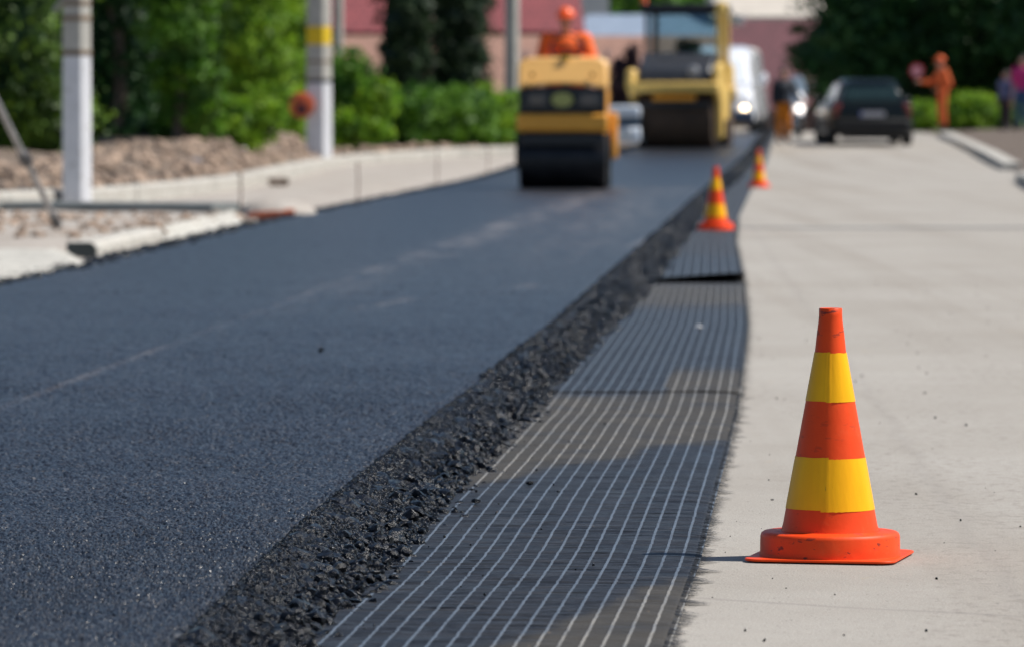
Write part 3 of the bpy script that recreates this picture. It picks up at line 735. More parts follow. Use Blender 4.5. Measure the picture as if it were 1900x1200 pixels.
# leaning survey rod at far left
a = at(-40, 120, 33.5); b_ = at(104, 412, 36)
bm = B(); d = (b_ - a); tube(bm, [(0, 0, 0), tuple(-d * 1.0)], .022, 12)
t = thing('leaning_rod', 'grey metal rod leaning in from the left edge with a dark clamp halfway', 'metal rod', b_)
obj('rod', bm, mat('grey_metal_tube', (.34, .33, .33), .45, .3, bmp=.05), t)
bm = B(); m_ = -d * .42; tube(bm, [tuple(m_ + d.normalized() * .07), tuple(m_ - d.normalized() * .07)], .042, 12); obj('clamp', bm, mat('dark_clamp', (.05, .05, .055), .5), t, bevel=.006)
bm = B(); tube(bm, [tuple(d.normalized() * .05), tuple(-d.normalized() * .12)], .033, 12); obj('foot', bm, mat('dark_clamp', (.05, .05, .055), .5), t)

# ------------------------------------------------------------------ utility poles
M_PWH = mat('whitewashed_concrete', (0.66, 0.66, 0.68), .8, var=.07, scale=4, bmp=.3, bscale=30, dirt=(.38, .36, .34), dirt_amt=.18)
M_PGR = mat('weathered_concrete', (0.44, 0.42, 0.375), .85, var=.15, scale=5, bmp=.4, bscale=30)
M_STR = mat('rust_strap', (.20, .14, .09), .7, var=.3)
M_YEL = mat('yellow_painted_band', (.75, .50, .01), .6, var=.1); M_BLK = mat('black_painted_band', (.06, .065, .07), .7, var=.2)
def pole(label, px, py, d, wpx, segs, H, straps=(), rot=0.35):
    base = at(px, py, d); w = wpx / (F / d)
    t = thing('utility_pole', label, 'utility pole', (base.x, base.y, base.z - .0), R(0), 'concrete utility poles')
    def sec(z0, z1, m, name, proud=0.0):
        bm = B(); rings = []
        for z in (z0, z1):
            ww = (w / 2 + proud) * (1 - z * 0.022)
            # rectangular I-like section turned a little toward the sun side
            pts = [(-ww, -ww * .8), (ww * .38, -ww * .95), (ww, -ww * .35), (ww, ww), (-ww, ww)]
            rings.append([bm.verts.new((x, y, z)) for x, y in pts])
        for k in range(5): bm.faces.new([rings[0][k], rings[0][(k + 1) % 5], rings[1][(k + 1) % 5], rings[1][k]])
        bm.faces.new(rings[0][::-1]); bm.faces.new(rings[1])
        return obj(name, bm, m, t, smooth=None, bevel=.008)
    for z0, z1, m, nm in segs: sec(z0, z1, m, nm)
    for z in straps: sec(z, z + .05, M_STR, 'strap', .006)
    return t
s1 = 47.0
Z1 = lambda py, d, pb: (pb - py) / (F / d)
d = 47; t = pole('nearest white based utility pole with rusty straps, left of the dark trees', 143, 344, d, 50, [(-.3, Z1(105, d, 344), M_PWH, 'whitewashed_base'), (Z1(105, d, 344), 8.5, M_PGR, 'shaft')], 8.5, (Z1(104, d, 344), Z1(40, d, 344), Z1(12, d, 344) + .0))
bm = B(); tube(bm, [(-.12, 0, Z1(-2, d, 344)), (-.2, 0, Z1(22, d, 344))], .025, 8); obj('bracket', bm, M_PGR, t)
d = 83; t = pole('second utility pole with yellow and dark painted bands and a red reflector on its left', 592, 270, d, 46, [(-.4, Z1(155, d, 270), M_PWH, 'whitewashed_base'), (Z1(155, d, 270), Z1(147, d, 270), M_BLK, 'dark_band'), (Z1(147, d, 270), Z1(84, d, 270), M_PGR, 'shaft'), (Z1(84, d, 270), Z1(50, d, 270), M_YEL, 'yellow_band'), (Z1(50, d, 270), 9, M_PGR, 'upper_shaft')], 9, (Z1(118, d, 270),))
bm = B(); lathe(bm, [(0.001, 0), (.14, 0), (.2, .02), (.21, .05), (.2, .09), (.1, .1), (0.001, .1)], 28, (-.27, -.32, Z1(196, d, 270)), 'y'); obj('reflector_dish', bm, mat('dull_red_plastic', (.55, .10, .03), .45, var=.3), t)
bm = B(); lathe(bm, [(0, 0), (.09, 0), (.10, -.02), (0, -.03)], 20, (-.27, -.322, Z1(204, d, 270)), 'y'); obj('reflector_hub', bm, mat('dark_red_plastic', (.08, .012, .015), .4), t)
d = 100; pole('slim grey utility pole between the dark conifers and the small roller', 950, 170, d, 28, [(-1.2, 8, M_PGR, 'shaft')], 8)
d = 112; pole('thin distant grey post rising behind the banded pole', 628, 150, d, 18, [(-1.2, 7, M_PGR, 'shaft')], 7)
t = pole('utility pole on the right roadside whose shadow crosses the concrete road', 2900, 400, 42.6, 100, [(-.1, 10.5, M_PGR, 'shaft')], 10.5)
t.location = (9.1, 42.5, 0)
# ------------------------------------------------------------------ right verge: kerbs and dug soil
kerb('concrete_kerb', 'pale kerb along the right road edge, starting at the feet of the orange flagger', [P(1862, 316, 0)+Vector((0,0,0)), P(1800, 282, 0), P(1742, 256, 0)][::-1], 0.0 + .3, 0.12, M_KERB, sl=4.0)
kerb('concrete_kerb', 'pale kerb piece cut by the right edge of the view', [P(1885, 336, 0), P(1990, 400, 0)], .3, .13, M_KERB, sl=3.0)
vy = np.arange(40, 132, 1.0); s = np.linspace(0.0, 14, 30)
rx = np.maximum(road_r(vy), 3.0) + 0.25
X = rx[:, None] + s; Y = np.repeat(vy[:, None], len(s), 1)
Z = gzv(Y) + 0.01 + np.clip(s / 2.5, 0, 1)[None, :] * (0.10 + .05 * nv(X, Y, .5, 2)) + .03 * nv(X, Y, 1.6, 6)
tag(gridmesh('right_verge_soil', X, Y, Z, m_soil('grey_brown_dirt', (0.085, 0.066, 0.052), (0.16, 0.128, 0.105), stone=(.2, .165, .14))), kind='structure')

# ------------------------------------------------------------------ foliage
L_LIGHT = leafmat('light_green_leaves', (0.025, 0.08, 0.008), (0.14, 0.31, 0.015), (0.36, 0.53, 0.033), .36)
L_MID = leafmat('mid_green_leaves', (0.015, 0.055, 0.008), (0.05, 0.16, 0.012), (0.20, 0.38, 0.025), .3)
L_DARK = leafmat('dark_green_leaves', (0.008, 0.032, 0.010), (0.018, 0.065, 0.016), (0.04, 0.12, 0.022), .2)
L_SPRAY = leafmat('dark_leaves_with_bright_sprays', (0.008, 0.03, 0.010), (0.014, 0.05, 0.012), (0.20, 0.34, 0.03), .25)
L_THUJA = leafmat('conifer_leaves', (0.008, 0.02, 0.008), (0.016, 0.036, 0.012), (0.035, 0.07, 0.02), .1)
L_PURP = leafmat('purple_leaves', (0.012, 0.006, 0.010), (0.022, 0.010, 0.016), (0.05, 0.022, 0.032), .1)
M_BARK = mat('bark', (.10, .075, .055), .9, var=.35, scale=12, bmp=.6)
def crown(name, m, parent, blobs, n, leaf, seed, clump=0.35, core=True):
    """blobs: (cx,cy,cz,rx,ry,rz) in local space. n leaves spread through the shells of the blobs in clumps"""
    g = np.random.default_rng(seed); bl = np.array(blobs, float)
    wgt = (bl[:, 3] * bl[:, 4] * bl[:, 5]) ** (2 / 3); wgt /= wgt.sum()
    nc = max(30, n // 26); bi = g.choice(len(bl), nc, p=wgt)
    dv = g.normal(size=(nc, 3)); dv /= np.linalg.norm(dv, axis=1)[:, None]
    rad = 1.0 - 0.55 * g.random(nc) ** 1.6 + g.normal(0, .05, nc)
    cc = bl[bi, :3] + dv * bl[bi, 3:6] * rad[:, None]
    csz = clump * bl[bi, 3:6].min(1) * (0.5 + g.random(nc))
    k = g.integers(0, nc, n); off = g.normal(size=(n, 3)) * .45 * csz[k][:, None]; off[:, 2] *= .75
    c = cc[k] + off
    nrm = dv[k] * .5 + g.normal(size=(n, 3)) * .8 + np.array([0, 0, .35]); nrm /= np.linalg.norm(nrm, axis=1)[:, None]
    u = np.cross(nrm, g.normal(size=(n, 3))); u /= np.linalg.norm(u, axis=1)[:, None]; w = np.cross(nrm, u)
    sz = leaf * (0.6 + .8 * g.random(n))[:, None]
    V = np.stack([c - u * sz, c - w * sz * .55 + nrm * sz * .1, c + u * sz, c + w * sz * .55 + nrm * sz * .1], 1).reshape(-1, 3)
    tc = g.random(nc); tone = np.clip(tc[k] * .75 + g.random(n) * .35 - .05, 0, 1)
    T = np.repeat(tone, 4); Fq = np.arange(n * 4).reshape(-1, 4)
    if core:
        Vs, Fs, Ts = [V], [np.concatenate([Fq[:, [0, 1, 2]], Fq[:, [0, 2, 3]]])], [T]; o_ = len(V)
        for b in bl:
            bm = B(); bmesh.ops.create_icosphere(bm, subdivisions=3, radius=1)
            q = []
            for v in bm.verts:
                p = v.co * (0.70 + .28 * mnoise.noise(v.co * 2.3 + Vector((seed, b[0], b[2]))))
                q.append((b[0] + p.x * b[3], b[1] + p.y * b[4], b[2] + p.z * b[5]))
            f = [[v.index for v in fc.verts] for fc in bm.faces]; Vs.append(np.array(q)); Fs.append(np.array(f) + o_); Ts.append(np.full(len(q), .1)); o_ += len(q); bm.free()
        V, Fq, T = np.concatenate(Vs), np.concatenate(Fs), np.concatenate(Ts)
    return npmesh(name, V, Fq, m, parent, False, {'tone': T})
def tree(kind, label, cat, base, blobs, n, leaf, m, seed, trunk=(0.12, 1.5), group=None, clump=.35, limbs=4):
    t = thing(kind, label, cat, base, 0, group)
    bm = B(); r0, hgt = trunk; g = random.Random(seed)
    tube(bm, [(0, 0, -.3), (.02 * hgt, 0, hgt * .5), (0, .02, hgt)], [r0 * 1.25, r0, r0 * .6], 10)
    bl = blobs
    for i in range(limbs):
        b = bl[i % len(bl)]; e = Vector((b[0] + g.uniform(-.4, .4) * b[3], b[1] + g.uniform(-.4, .4) * b[4], b[2] + g.uniform(-.2, .5) * b[5]))
        s_ = Vector((0, 0, hgt * g.uniform(.55, .95))); mid = (s_ + e) / 2 + Vector((0, 0, .08 * hgt)); tube(bm, [s_, mid, e], [r0 * .5, r0 * .3, r0 * .12], 7)
    obj('trunk', bm, M_BARK, t)
    crown('crown', m, t, blobs, n, leaf, seed, clump)
    return t

p = P(1298, 606, .03); lone_rock('pebble', 'single whitish pebble on the middle mat before the dark fold', 'pebble', p, .012, M_WST, MED3, 2, (1.4, 1, .7))
def gz(px, d): return ground_z(d)
def vbase(px, d, dz=0.45): return (hx(px, d), d, ground_z(d) + dz)
# left tree row (pixel centre, distance, crown half width px ...)
rowG = 'leafy trees and shrubs behind the left verge'
def LT_(label, px, d, blobs_px, n, m, seed, leaf=.055, kind='leafy_tree', cat='tree', trunk=(.1, 1.6)):
    base = vbase(px, d); base = (base[0], base[1], vz(base[0], d) if d < 90 else base[2]); bl = []
    for (x, y, rx, ry, dd) in blobs_px:
        q = at(x, y, d + dd); s = d / F; bl.append((q.x - base[0], dd, q.z - base[2], rx * s, min(rx, ry) * s * 1.0, ry * s))
    return tree(kind, label, cat, base, bl, n, leaf, m, seed, trunk, rowG)
LT_('dark leafy tree at the left edge with a few yellow green sprays', 40, 64, [(20, 60, 130, 190, 0), (70, 220, 110, 100, .2), (-60, 180, 120, 160, 0), (60, -150, 150, 150, .3)], 15000, L_SPRAY, 11)
LT_('very dark dense tree behind the nearest white based pole', 220, 72, [(200, 80, 120, 200, .8), (250, 220, 110, 100, .8), (150, 240, 90, 90, 1), (200, -150, 150, 150, .8)], 13000, L_DARK, 12, .07)
LT_('tall bright green tree with sunlit top, middle of the left row', 335, 71, [(335, 60, 65, 110, 0), (375, 190, 48, 95, 0), (325, 190, 45, 80, .2), (330, -120, 120, 130, .3)], 12000, L_MID, 13, .05)
LT_('bright green leafy tree just left of the banded pole', 480, 89, [(470, 70, 75, 110, 0), (520, 150, 50, 100, .3), (450, 170, 50, 80, .2), (470, -100, 110, 110, .3), (545, 40, 50, 80, 1)], 12000, L_LIGHT, 14, .05)
LT_('low light green shrub on the rubble bank under the bright trees', 455, 73, [(440, 235, 50, 55, 0), (490, 212, 35, 55, .2), (400, 256, 30, 32, 0)], 4500, L_LIGHT, 15, .04, 'leafy_shrub', 'shrub', (.04, .5))
LT_('dark green shrub low between the white pole and the light shrub', 330, 72, [(270, 240, 75, 45, 0), (350, 250, 55, 35, 0)], 4500, L_DARK, 16, .045, 'leafy_shrub', 'shrub', (.04, .4))
LT_('yellow green shrub beside the foot of the banded pole', 530, 86, [(535, 222, 38, 62, 0), (505, 240, 30, 42, .3)], 5000, L_LIGHT, 17, .04, 'leafy_shrub', 'shrub', (.04, .4))
LT_('rounded green bush right of the banded pole in front of the house', 650, 93, [(650, 160, 50, 70, 0), (630, 215, 40, 50, 0), (690, 215, 45, 45, .2)], 5000, L_MID, 18, .06, 'leafy_shrub', 'shrub', (.05, .5))
LT_('bright green weedy shrub low beside the banded pole', 660, 88.5, [(640, 240, 50, 35, 0), (700, 190, 40, 50, .4), (690, 240, 40, 28, .2)], 4500, L_LIGHT, 19, .05, 'leafy_shrub', 'shrub', (.05, .3))
LT_('wide bright topped hedge bush with a dark front under the conifers', 800, 95.5, [(770, 226, 70, 66, 0), (850, 226, 75, 64, .2), (820, 180, 92, 26, .5), (730, 258, 50, 30, .1), (900, 255, 50, 30, .1)], 9000, L_MID, 20, .05, 'hedge_bush', 'hedge', (.05, .4))
LT_('bright green hedge bush directly left of the small roller', 930, 97, [(925, 226, 48, 58, 0), (890, 192, 45, 35, .3), (970, 222, 40, 55, .3)], 6000, L_LIGHT, 21, .05, 'hedge_bush', 'hedge', (.05, .4))
crv = [(-60, 150, 60, 60)]
LT_('tall dark background tree filling the gap behind the left row', 300, 92, [(120, 60, 200, 220, 3), (380, 60, 200, 220, 3), (520, 60, 90, 190, 4), (250, -200, 300, 160, 3), (-160, 60, 200, 220, 3)], 16000, L_DARK, 22, .12, trunk=(.2, 3))
def thuja(label, px, d, wpx, top_py, seed):
    base = (hx(px, d), d, ground_z(d) + .3); s = d / F; r = wpx / 2 * s * 1.12; h = 5.0
    bl = [(0, 0, h * k, r * (1 - .15 * abs(k - .4)), r * .95, h * .22) for k in (.12, .3, .5, .7, .88)]
    t = tree('columnar_conifer', label, 'conifer', base, bl, 16000, .055, L_THUJA, seed, (.09, 4.2), 'columnar dark conifers', .2, 2)
thuja('left of the two dark columnar conifers before the red roofs', 755, 105, 104, 0, 31)
thuja('right of the two dark columnar conifers before the red roofs, the wider one', 853, 106, 122, 0, 32)
# purple bush between rollers
d = 126; b = (hx(1160, d), d, ground_z(d)); s = d / F
tree('purple_leaved_shrub', 'dark purple leaved shrub rising between the two rollers', 'shrub', b, [(0, 0, .5, .50, .4, .75), (.03, 0, 1.15, .50, .35, .5), (.16, 0, 1.8, .22, .2, .40), (-.12, 0, 1.6, .30, .2, .34)], 8000, .04, L_PURP, 41, (.05, .8))
# right side trees
big = 'dense dark trees over the right roadside'
def RT(label, x, y, blobs, n, seed, leaf=.11):
    tree('dense_tree', label, 'tree', (x, y, ground_z(min(y, 140))), blobs, n, leaf, L_DARK, seed, (.3, 3.0), big, .3)
RT('wide dark tree whose rounded left side hangs over the black car', 12.2, 138, [(-1.2, 0, 2.6, 2.6, 2.4, 1.7), (-2.4, .3, 3.6, 1.9, 1.9, 1.5), (-3.4, 0, 2.5, 1.45, 1.2, .95), (.6, 0, 4.5, 3.6, 3.2, 2.4), (1.2, 0, 2.4, 2.2, 2, 1.4), (-1.3, 1, 6.2, 2.6, 2.6, 2)], 30000, 51)
RT('dark tree filling the upper right corner behind the walkers', 16.5, 133, [(-1.5, 0, 3.1, 2.6, 2.4, 1.9), (.8, 0, 3, 2.6, 2.2, 1.9), (-1, 0, 5.5, 3, 3, 2.2), (1.8, 0, 5.5, 3, 3, 2.2)], 24000, 52)
RT('dark undergrowth tree behind the bright bushes on the right', 13.2, 146, [(-2.2, 0, 1.4, 2.2, 1.5, 1.4), (1.2, 0, 1.5, 2.4, 1.5, 1.5), (4, 0, 1.6, 2.2, 1.5, 1.6), (-3.6, .5, 1.6, 1.2, 1.2, 1.3)], 16000, 53)
for lb, px, d, wr, hr, n, sd in (('bright green bush between the flagger and the walkers', 1805, 127, 62, 42, 6500, 61), ('small bright green bush left of the flagger, behind the black car', 1712, 128, 34, 36, 3500, 62), ('low green bush at the far right behind the walkers', 1885, 126, 40, 30, 2500, 63)):
    s = d / F; base = (hx(px, d), d, ground_z(d))
    tree('green_bush', lb, 'bush', base, [(-wr * .35 * s, 0, hr * s * .8, wr * .65 * s, .5, hr * s * .9), (wr * .35 * s, 0, hr * s * .7, wr * .6 * s, .5, hr * s * .85), (0, .1, hr * s * 1.15, wr * .5 * s, .45, hr * s * .65)], n, .045, L_LIGHT, sd, (.03, .3), 'bright bushes on the right verge')
# distant trees
d = 232; tree('distant_tree', 'dark green tree top showing over the grey roof', 'tree', (hx(1165, d), d, -1.5), [(0, 0, 6.2, 2.3, 2, 2.2), (-1.5, 0, 6.6, 1.5, 1.5, 1.5), (1.7, 0, 6.6, 1.6, 1.5, 1.7), (.2, 0, 8.5, 2.6, 2, 2.4)], 7000, .12, L_MID, 71, (.25, 4))
# far woods closing the horizon
g = np.random.default_rng(5); bl = []
for x in np.arange(-150, 151, 9.0): bl.append((x + g.uniform(-2, 2), g.uniform(-5, 5), 5.5 + g.uniform(-1, 2), 7.5, 6, 7.5))
w = crown('distant_woods', L_MID, None, bl, 50000, .55, 81); w.location = (0, 330, -2); tag(w, 'far continuous belt of green woods behind the houses', 'woods', kind='stuff')

# ------------------------------------------------------------------ houses
def m_roof(name, c1, c2, pitch=.28):
    m, nt, b = nodes(name); v = coords(nt)
    br = N(nt, 'ShaderNodeTexBrick', Scale=1.0); br.inputs['Brick Width'].default_value = .30; br.inputs['Row Height'].default_value = pitch; br.inputs['Mortar Size'].default_value = .018
    sep = nt.nodes.new('ShaderNodeSeparateXYZ'); nt.links.new(v, sep.inputs[0]); cmb = nt.nodes.new('ShaderNodeCombineXYZ')
    nt.links.new(sep.outputs[0], cmb.inputs[0]); nt.links.new(mathn(nt, 'MULTIPLY', sep.outputs[1], 1.2), cmb.inputs[1]); nt.links.new(cmb.outputs[0], br.inputs['Vector'])
    br.inputs['Color1'].default_value = (*c1, 1); br.inputs['Color2'].default_value = (*c2, 1); br.inputs['Mortar'].default_value = (*[x * .5 for x in c1], 1)
    col = mix(nt, mapr(nt, noise(nt, v, .8, 5), .4, .7, 0, .3), br.outputs[0], tuple(x * .75 for x in c1))
    nt.links.new(col, b.inputs['Base Color']); b.inputs['Roughness'].default_value = .7; bump(nt, b, br.outputs['Fac'], -.5, .02); return m
R_RED = m_roof('pink_red_roof_tiles', (.29, .065, .07), (.22, .05, .056)); R_SAL = m_roof('faded_salmon_roof_tiles', (.36, .20, .145), (.26, .14, .10)); R_MAR = m_roof('maroon_roof_tiles', (.15, .050, .058), (.11, .038, .045))
M_WALL = mat('cream_render', (.62, .56, .47), .9, var=.08, scale=1, bmp=.2); M_WW = mat('white_render', (.75, .72, .68), .9, var=.06, scale=1, bmp=.2)
M_BRICKW = mat('salmon_render', (.45, .27, .21), .9, var=.1, scale=2, bmp=.2)
M_WIN = mat('window_pane', (.03, .04, .05), .08, var=.2, bmp=0); M_FR = mat('window_frame_white', (.7, .7, .68), .5, var=.05, bmp=0)
M_METR = mat('grey_blue_metal_roof', (.30, .36, .44), .4, .2, var=.08, scale=2, bmp=.1)
def house(name, label, x0, x1, y0, dep, zb, ze, zr, mw, mr, gable=False, wins=3, chim=True, hip=1.0, group=None):
    t = thing(name, label, 'house', ((x0 + x1) / 2, y0, zb), 0, group); w = (x1 - x0) / 2; he, hr = ze - zb, zr - zb
    bm = B(); bx(bm, (0, dep / 2, he / 2), (2 * w, dep, he)); obj('wall', bm, mw, t, smooth=None)
    bm = B(); ov = .45; th = .12
    e = [(-w - ov, -ov), (w + ov, -ov), (w + ov, dep + ov), (-w - ov, dep + ov)]; sl = (hr - he) / (dep / 2 + ov) if dep else 0
    for dz in (0, th):
        pass
    rg = [(-w - ov + hip, dep / 2), (w + ov - hip, dep / 2)]
    v = [bm.verts.new((a, b_, he + .01)) for a, b_ in e] + [bm.verts.new((a, b_, hr)) for a, b_ in rg]
    v2 = [bm.verts.new((a, b_, he + th)) for a, b_ in e] + [bm.verts.new((a, b_, hr + th)) for a, b_ in rg]
    for q in (v2,):
        bm.faces.new([q[0], q[1], q[5], q[4]]); bm.faces.new([q[2], q[3], q[4], q[5]])
        bm.faces.new([q[1], q[2], q[5]]); bm.faces.new([q[3], q[0], q[4]])
    bm.faces.new([v[3], v[2], v[1], v[0]])
    for i in range(4): bm.faces.new([v[i], v[(i + 1) % 4], v2[(i + 1) % 4], v2[i]])
    bmesh.ops.delete(bm, geom=[v[4], v[5]], context='VERTS')
    rf = obj('roof', bm, mr, t, smooth=None)
    if chim:
        bm = B(); bx(bm, (w * .4, dep * .5, hr + .35), (.5, .5, 1.3)); bx(bm, (w * .4, dep * .5, hr + 1.03), (.62, .62, .08)); obj('chimney', bm, M_BRICKW, rf, smooth=None)
    for i in range(wins):
        cx = -w + (i + .5) * 2 * w / wins; cz = he * .52
        bm = B()
        for q in ((cx, 0, cz + .62, 1.2, .08), (cx, 0, cz - .62, 1.2, .08), (cx - .56, 0, cz, .08, 1.16), (cx + .56, 0, cz, .08, 1.16), (cx, 0, cz, .05, 1.16)):
            bx(bm, (q[0], -.035, q[2]), (q[3], .07, q[4]))
        fr = obj('window', bm, M_FR, t, smooth=None)
        bm = B(); bx(bm, (cx, -.012, cz), (1.04, .02, 1.16)); obj('pane', bm, M_WIN, fr, smooth=None)
    bm = B(); bx(bm, (w * .75, -.03, 1.0), (.9, .06, 2.0)); dr = obj('door', bm, mat('brown_door', (.12, .07, .04), .5, bmp=.1), t, smooth=None)
    bm = B(); bx(bm, (w * .75 + .35, -.08, 1.0), (.03, .05, .14)); obj('handle', bm, M_FR, dr, smooth=None)
    return t
ZB = -1.6
za = lambda py, d: CH + (228 - py) / F * d
house('tiled_house', 'long house with the pink red tiled roof across the top behind the conifers', -15, hx(1062, 185), 185, 10, ZB, za(66, 185), 9.0, M_WALL, R_RED, hip=.6, wins=5)
house('low_tiled_house', 'lower house with faded salmon tiles in front of the pink red roof', -13, hx(1350, 165), 162, 7, ZB, za(184, 162), za(74, 165.5), M_BRICKW, R_SAL, hip=.4, wins=5, chim=False)
house('maroon_tiled_house', 'house with the dull maroon tiled roof behind the white van and the motorcycle', hx(1355, 172), hx(1620, 172), 170, 8, ZB, za(222, 170), za(44, 174), M_WALL, R_MAR, hip=.3, wins=3, chim=False)
house('pale_roofed_house', 'house whose pale sunlit roof shows above the maroon roof', hx(1335, 200), hx(1700, 200), 198, 9, ZB, za(38, 198), 9.5, M_WW, mat('pale_cream_tiles', (.62, .56, .48), .7, var=.1, scale=2, bmp=.2), hip=1, wins=2)
house('metal_roofed_house', 'house with the grey blue metal roof above the salmon tiles between the rollers', hx(1062, 200), hx(1345, 200), 196, 7, ZB, za(76, 196), za(34, 200), M_WALL, M_METR, hip=1.1, wins=2, chim=False)
house('white_gabled_house', 'white walled house seen between the pink red roof and the distant tree top', hx(1030, 215), hx(1128, 215), 213, 8, ZB, 8.5, 11, M_WW, R_SAL, hip=1, wins=1)
# low brown fence
t = thing('board_fence', 'low brown board fence below the maroon roof, behind the motorcycle', 'fence', (hx(1470, 134), 133.5, ground_z(133.5)))
bm = B(); M_FEN = mat('brown_boards', (.12, .07, .055), .85, var=.35, scale=8, bmp=.3)
for i in range(24): bx(bm, (-1.2 + i * .14, 0, .25), (.125, .02, .75 + .02 * (i % 3)))
obj('boards', bm, M_FEN, t, smooth=None); bm = B()
for z in (.1, .45): bx(bm, (.4, .035, z), (3.3, .04, .07))
obj('rail', bm, M_FEN, t, smooth=None)
for x in (-1.2, .4, 2.0):
    bm = B(); bx(bm, (x, .09, .2), (.09, .07, 1.0)); obj('post', bm, M_FEN, t, smooth=None)

# ------------------------------------------------------------------ people
M_SKIN = mat('skin', (.42, .22, .15), .55, var=.08, bmp=0.02)
M_ORG = mat('orange_workwear', (.85, .13, .01), .75, var=.12, scale=9, bmp=.25, bscale=30); M_ORD = mat('worn_orange_workwear', (.62, .11, .02), .8, var=.18, scale=9, bmp=.25)
M_BOOT = mat('black_boot', (.02, .018, .016), .5, bmp=.1); M_HAT = mat('orange_hard_hat', (.85, .12, .02), .3, var=.05, bmp=0)
M_GLV = mat('dark_cloth', (.03, .03, .04), .8)
def baked(name, bm, m, parent, voxel, smooth_it=4):
    me = bpy.data.meshes.new('tmp'); bm.to_mesh(me); bm.free()
    o = bpy.data.objects.new('tmp', me); COL.objects.link(o)
    r = o.modifiers.new('R', 'REMESH'); r.mode = 'VOXEL'; r.voxel_size = voxel
    s = o.modifiers.new('S', 'SMOOTH'); s.factor = .5; s.iterations = smooth_it
    dg = bpy.context.evaluated_depsgraph_get(); me2 = bpy.data.meshes.new_from_object(o.evaluated_get(dg))
    bpy.data.objects.remove(o); bpy.data.meshes.remove(me); me2.name = name; me2.shade_smooth()
    me2.materials.clear(); return link(name, me2, m, parent)
def person(label, loc, rz, J, jacket, trousers, hair=None, hat=None, bulk=1.0, group=None, short=False, sc=1.0, boots=True):
    """J: joint dict, local metres, the figure faces -Y"""
    t = thing('person', label, 'person', loc, rz, group); t.scale = (sc, sc, sc)
    V = {k: Vector(v) for k, v in J.items()}
    hd, nk, ch, pv = V['head'], V['neck'], V['chest'], V['pelvis']; face = V.get('face', Vector((0, -1, 0))).normalized(); side = face.cross(Vector((0, 0, 1))).normalized()
    bm = B()
    capsule(bm, nk - Vector((0, 0, .04)), .06, hd - Vector((0, 0, .05)) - face * -.0, .052)
    ball(bm, hd, (.078, .078, .11), 3); ball(bm, hd + face * .035 - Vector((0, 0, .055)), (.05, .05, .05), 2)
    tube(bm, [hd + face * .085 + Vector((0, 0, .015)), hd + face * .108 - Vector((0, 0, .025))], [.009, .017], 10)
    for s_ in (-1, 1): ball(bm, hd + side * .078 * s_ - Vector((0, 0, .005)), (.016, .02, .03), 2)
    ball(bm, hd + face * .086 - Vector((0, 0, .055)), (.026, .012, .008), 2)
    ball(bm, ch, (.155, .11, .17), 3); ball(bm, (ch + pv) / 2, (.13, .095, .14), 3); ball(bm, pv, (.15, .11, .12), 3)
    for s_ in 'LR':
        sh, el, wr = V['sh' + s_], V['el' + s_], V['wr' + s_]; hp, kn, an, to = V['hp' + s_], V['kn' + s_], V['an' + s_], V['to' + s_]
        capsule(bm, ch + Vector((0, 0, .1)), .07, sh, .062); capsule(bm, sh, .055, el, .042); capsule(bm, el, .042, wr, .028)
        hdv = (wr - el).normalized(); lat = hdv.cross(Vector((0, 0, 1)));  lat = lat.normalized() if lat.length > .2 else Vector((1, 0, 0)); pn = hdv.cross(lat)
        palm = wr + hdv * .05; capsule(bm, wr, .026, palm + hdv * .02, .03)
        down = -pn if pn.z > 0 else pn
        for f, (o_, L) in enumerate(((-.028, .062), (-.01, .074), (.010, .07), (.028, .055))):
            a = palm + hdv * .035 + lat * o_; b_ = a + hdv * L * .5 + down * .008; c = b_ + hdv * L * .25 + down * L * .45
            capsule(bm, a, .010, b_, .0095); capsule(bm, b_, .0095, c, .008)
        sg = -1 if s_ == 'L' else 1
        a = wr + hdv * .025 + lat * .024 * sg; b_ = a + hdv * .028 + lat * .030 * sg + down * .01; capsule(bm, a, .013, b_, .011); capsule(bm, b_, .011, b_ + hdv * .03 + down * .015, .009)
        capsule(bm, pv, .10, hp, .09); capsule(bm, hp, .082, kn, .056); capsule(bm, kn, .054, an, .038); capsule(bm, an, .04, to, .032)
    baked('body', bm, M_SKIN, t, .009, 3)
    for s_ in (-1, 1):
        bm = B(); ball(bm, hd + face * .068 + side * .03 * s_ + Vector((0, 0, .018)), .012, 2); obj('eye', bm, mat('eye_dark', (.03, .02, .02), .2, bmp=0), t)
    bm = B()
    ball(bm, ch + Vector((0, 0, .02 * (bulk > 1))), (.185 * bulk, .14 * bulk, .19 * bulk), 3); ball(bm, (ch + pv) / 2, (.165, .13, .17), 3); ball(bm, pv + Vector((0, 0, .03)), (.175, .135, .10), 3); ball(bm, nk - Vector((0, 0, .03)), (.085, .08, .05), 2)
    for s_ in 'LR':
        sh, el, wr = V['sh' + s_], V['el' + s_], V['wr' + s_]; capsule(bm, ch + Vector((0, 0, .09)), .095 * bulk, sh, .085 * bulk); capsule(bm, sh, .080 * bulk, el, .064 * bulk)
        if not short: capsule(bm, el, .064, wr - (wr - el).normalized() * .02, .046)
    j = baked('jacket', bm, jacket, t, .014, 4)
    bm = B(); ball(bm, pv - Vector((0, 0, .02)), (.165, .125, .11), 3)
    for s_ in 'LR':
        hp, kn, an = V['hp' + s_], V['kn' + s_], V['an' + s_]; capsule(bm, pv, .11, hp, .105); capsule(bm, hp, .10, kn, .075); capsule(bm, kn, .075, an + Vector((0, 0, .03)), .062)
    baked('trousers', bm, trousers, t, .014, 4)
    for s_ in 'LR':
        an, to = V['an' + s_], V['to' + s_]; bm = B(); capsule(bm, an + Vector((0, 0, .05)), .055, an - Vector((0, 0, .01)), .052); capsule(bm, an - Vector((0, 0, .015)), .05, to, .045); baked('boot', bm, M_BOOT, t, .012, 3)
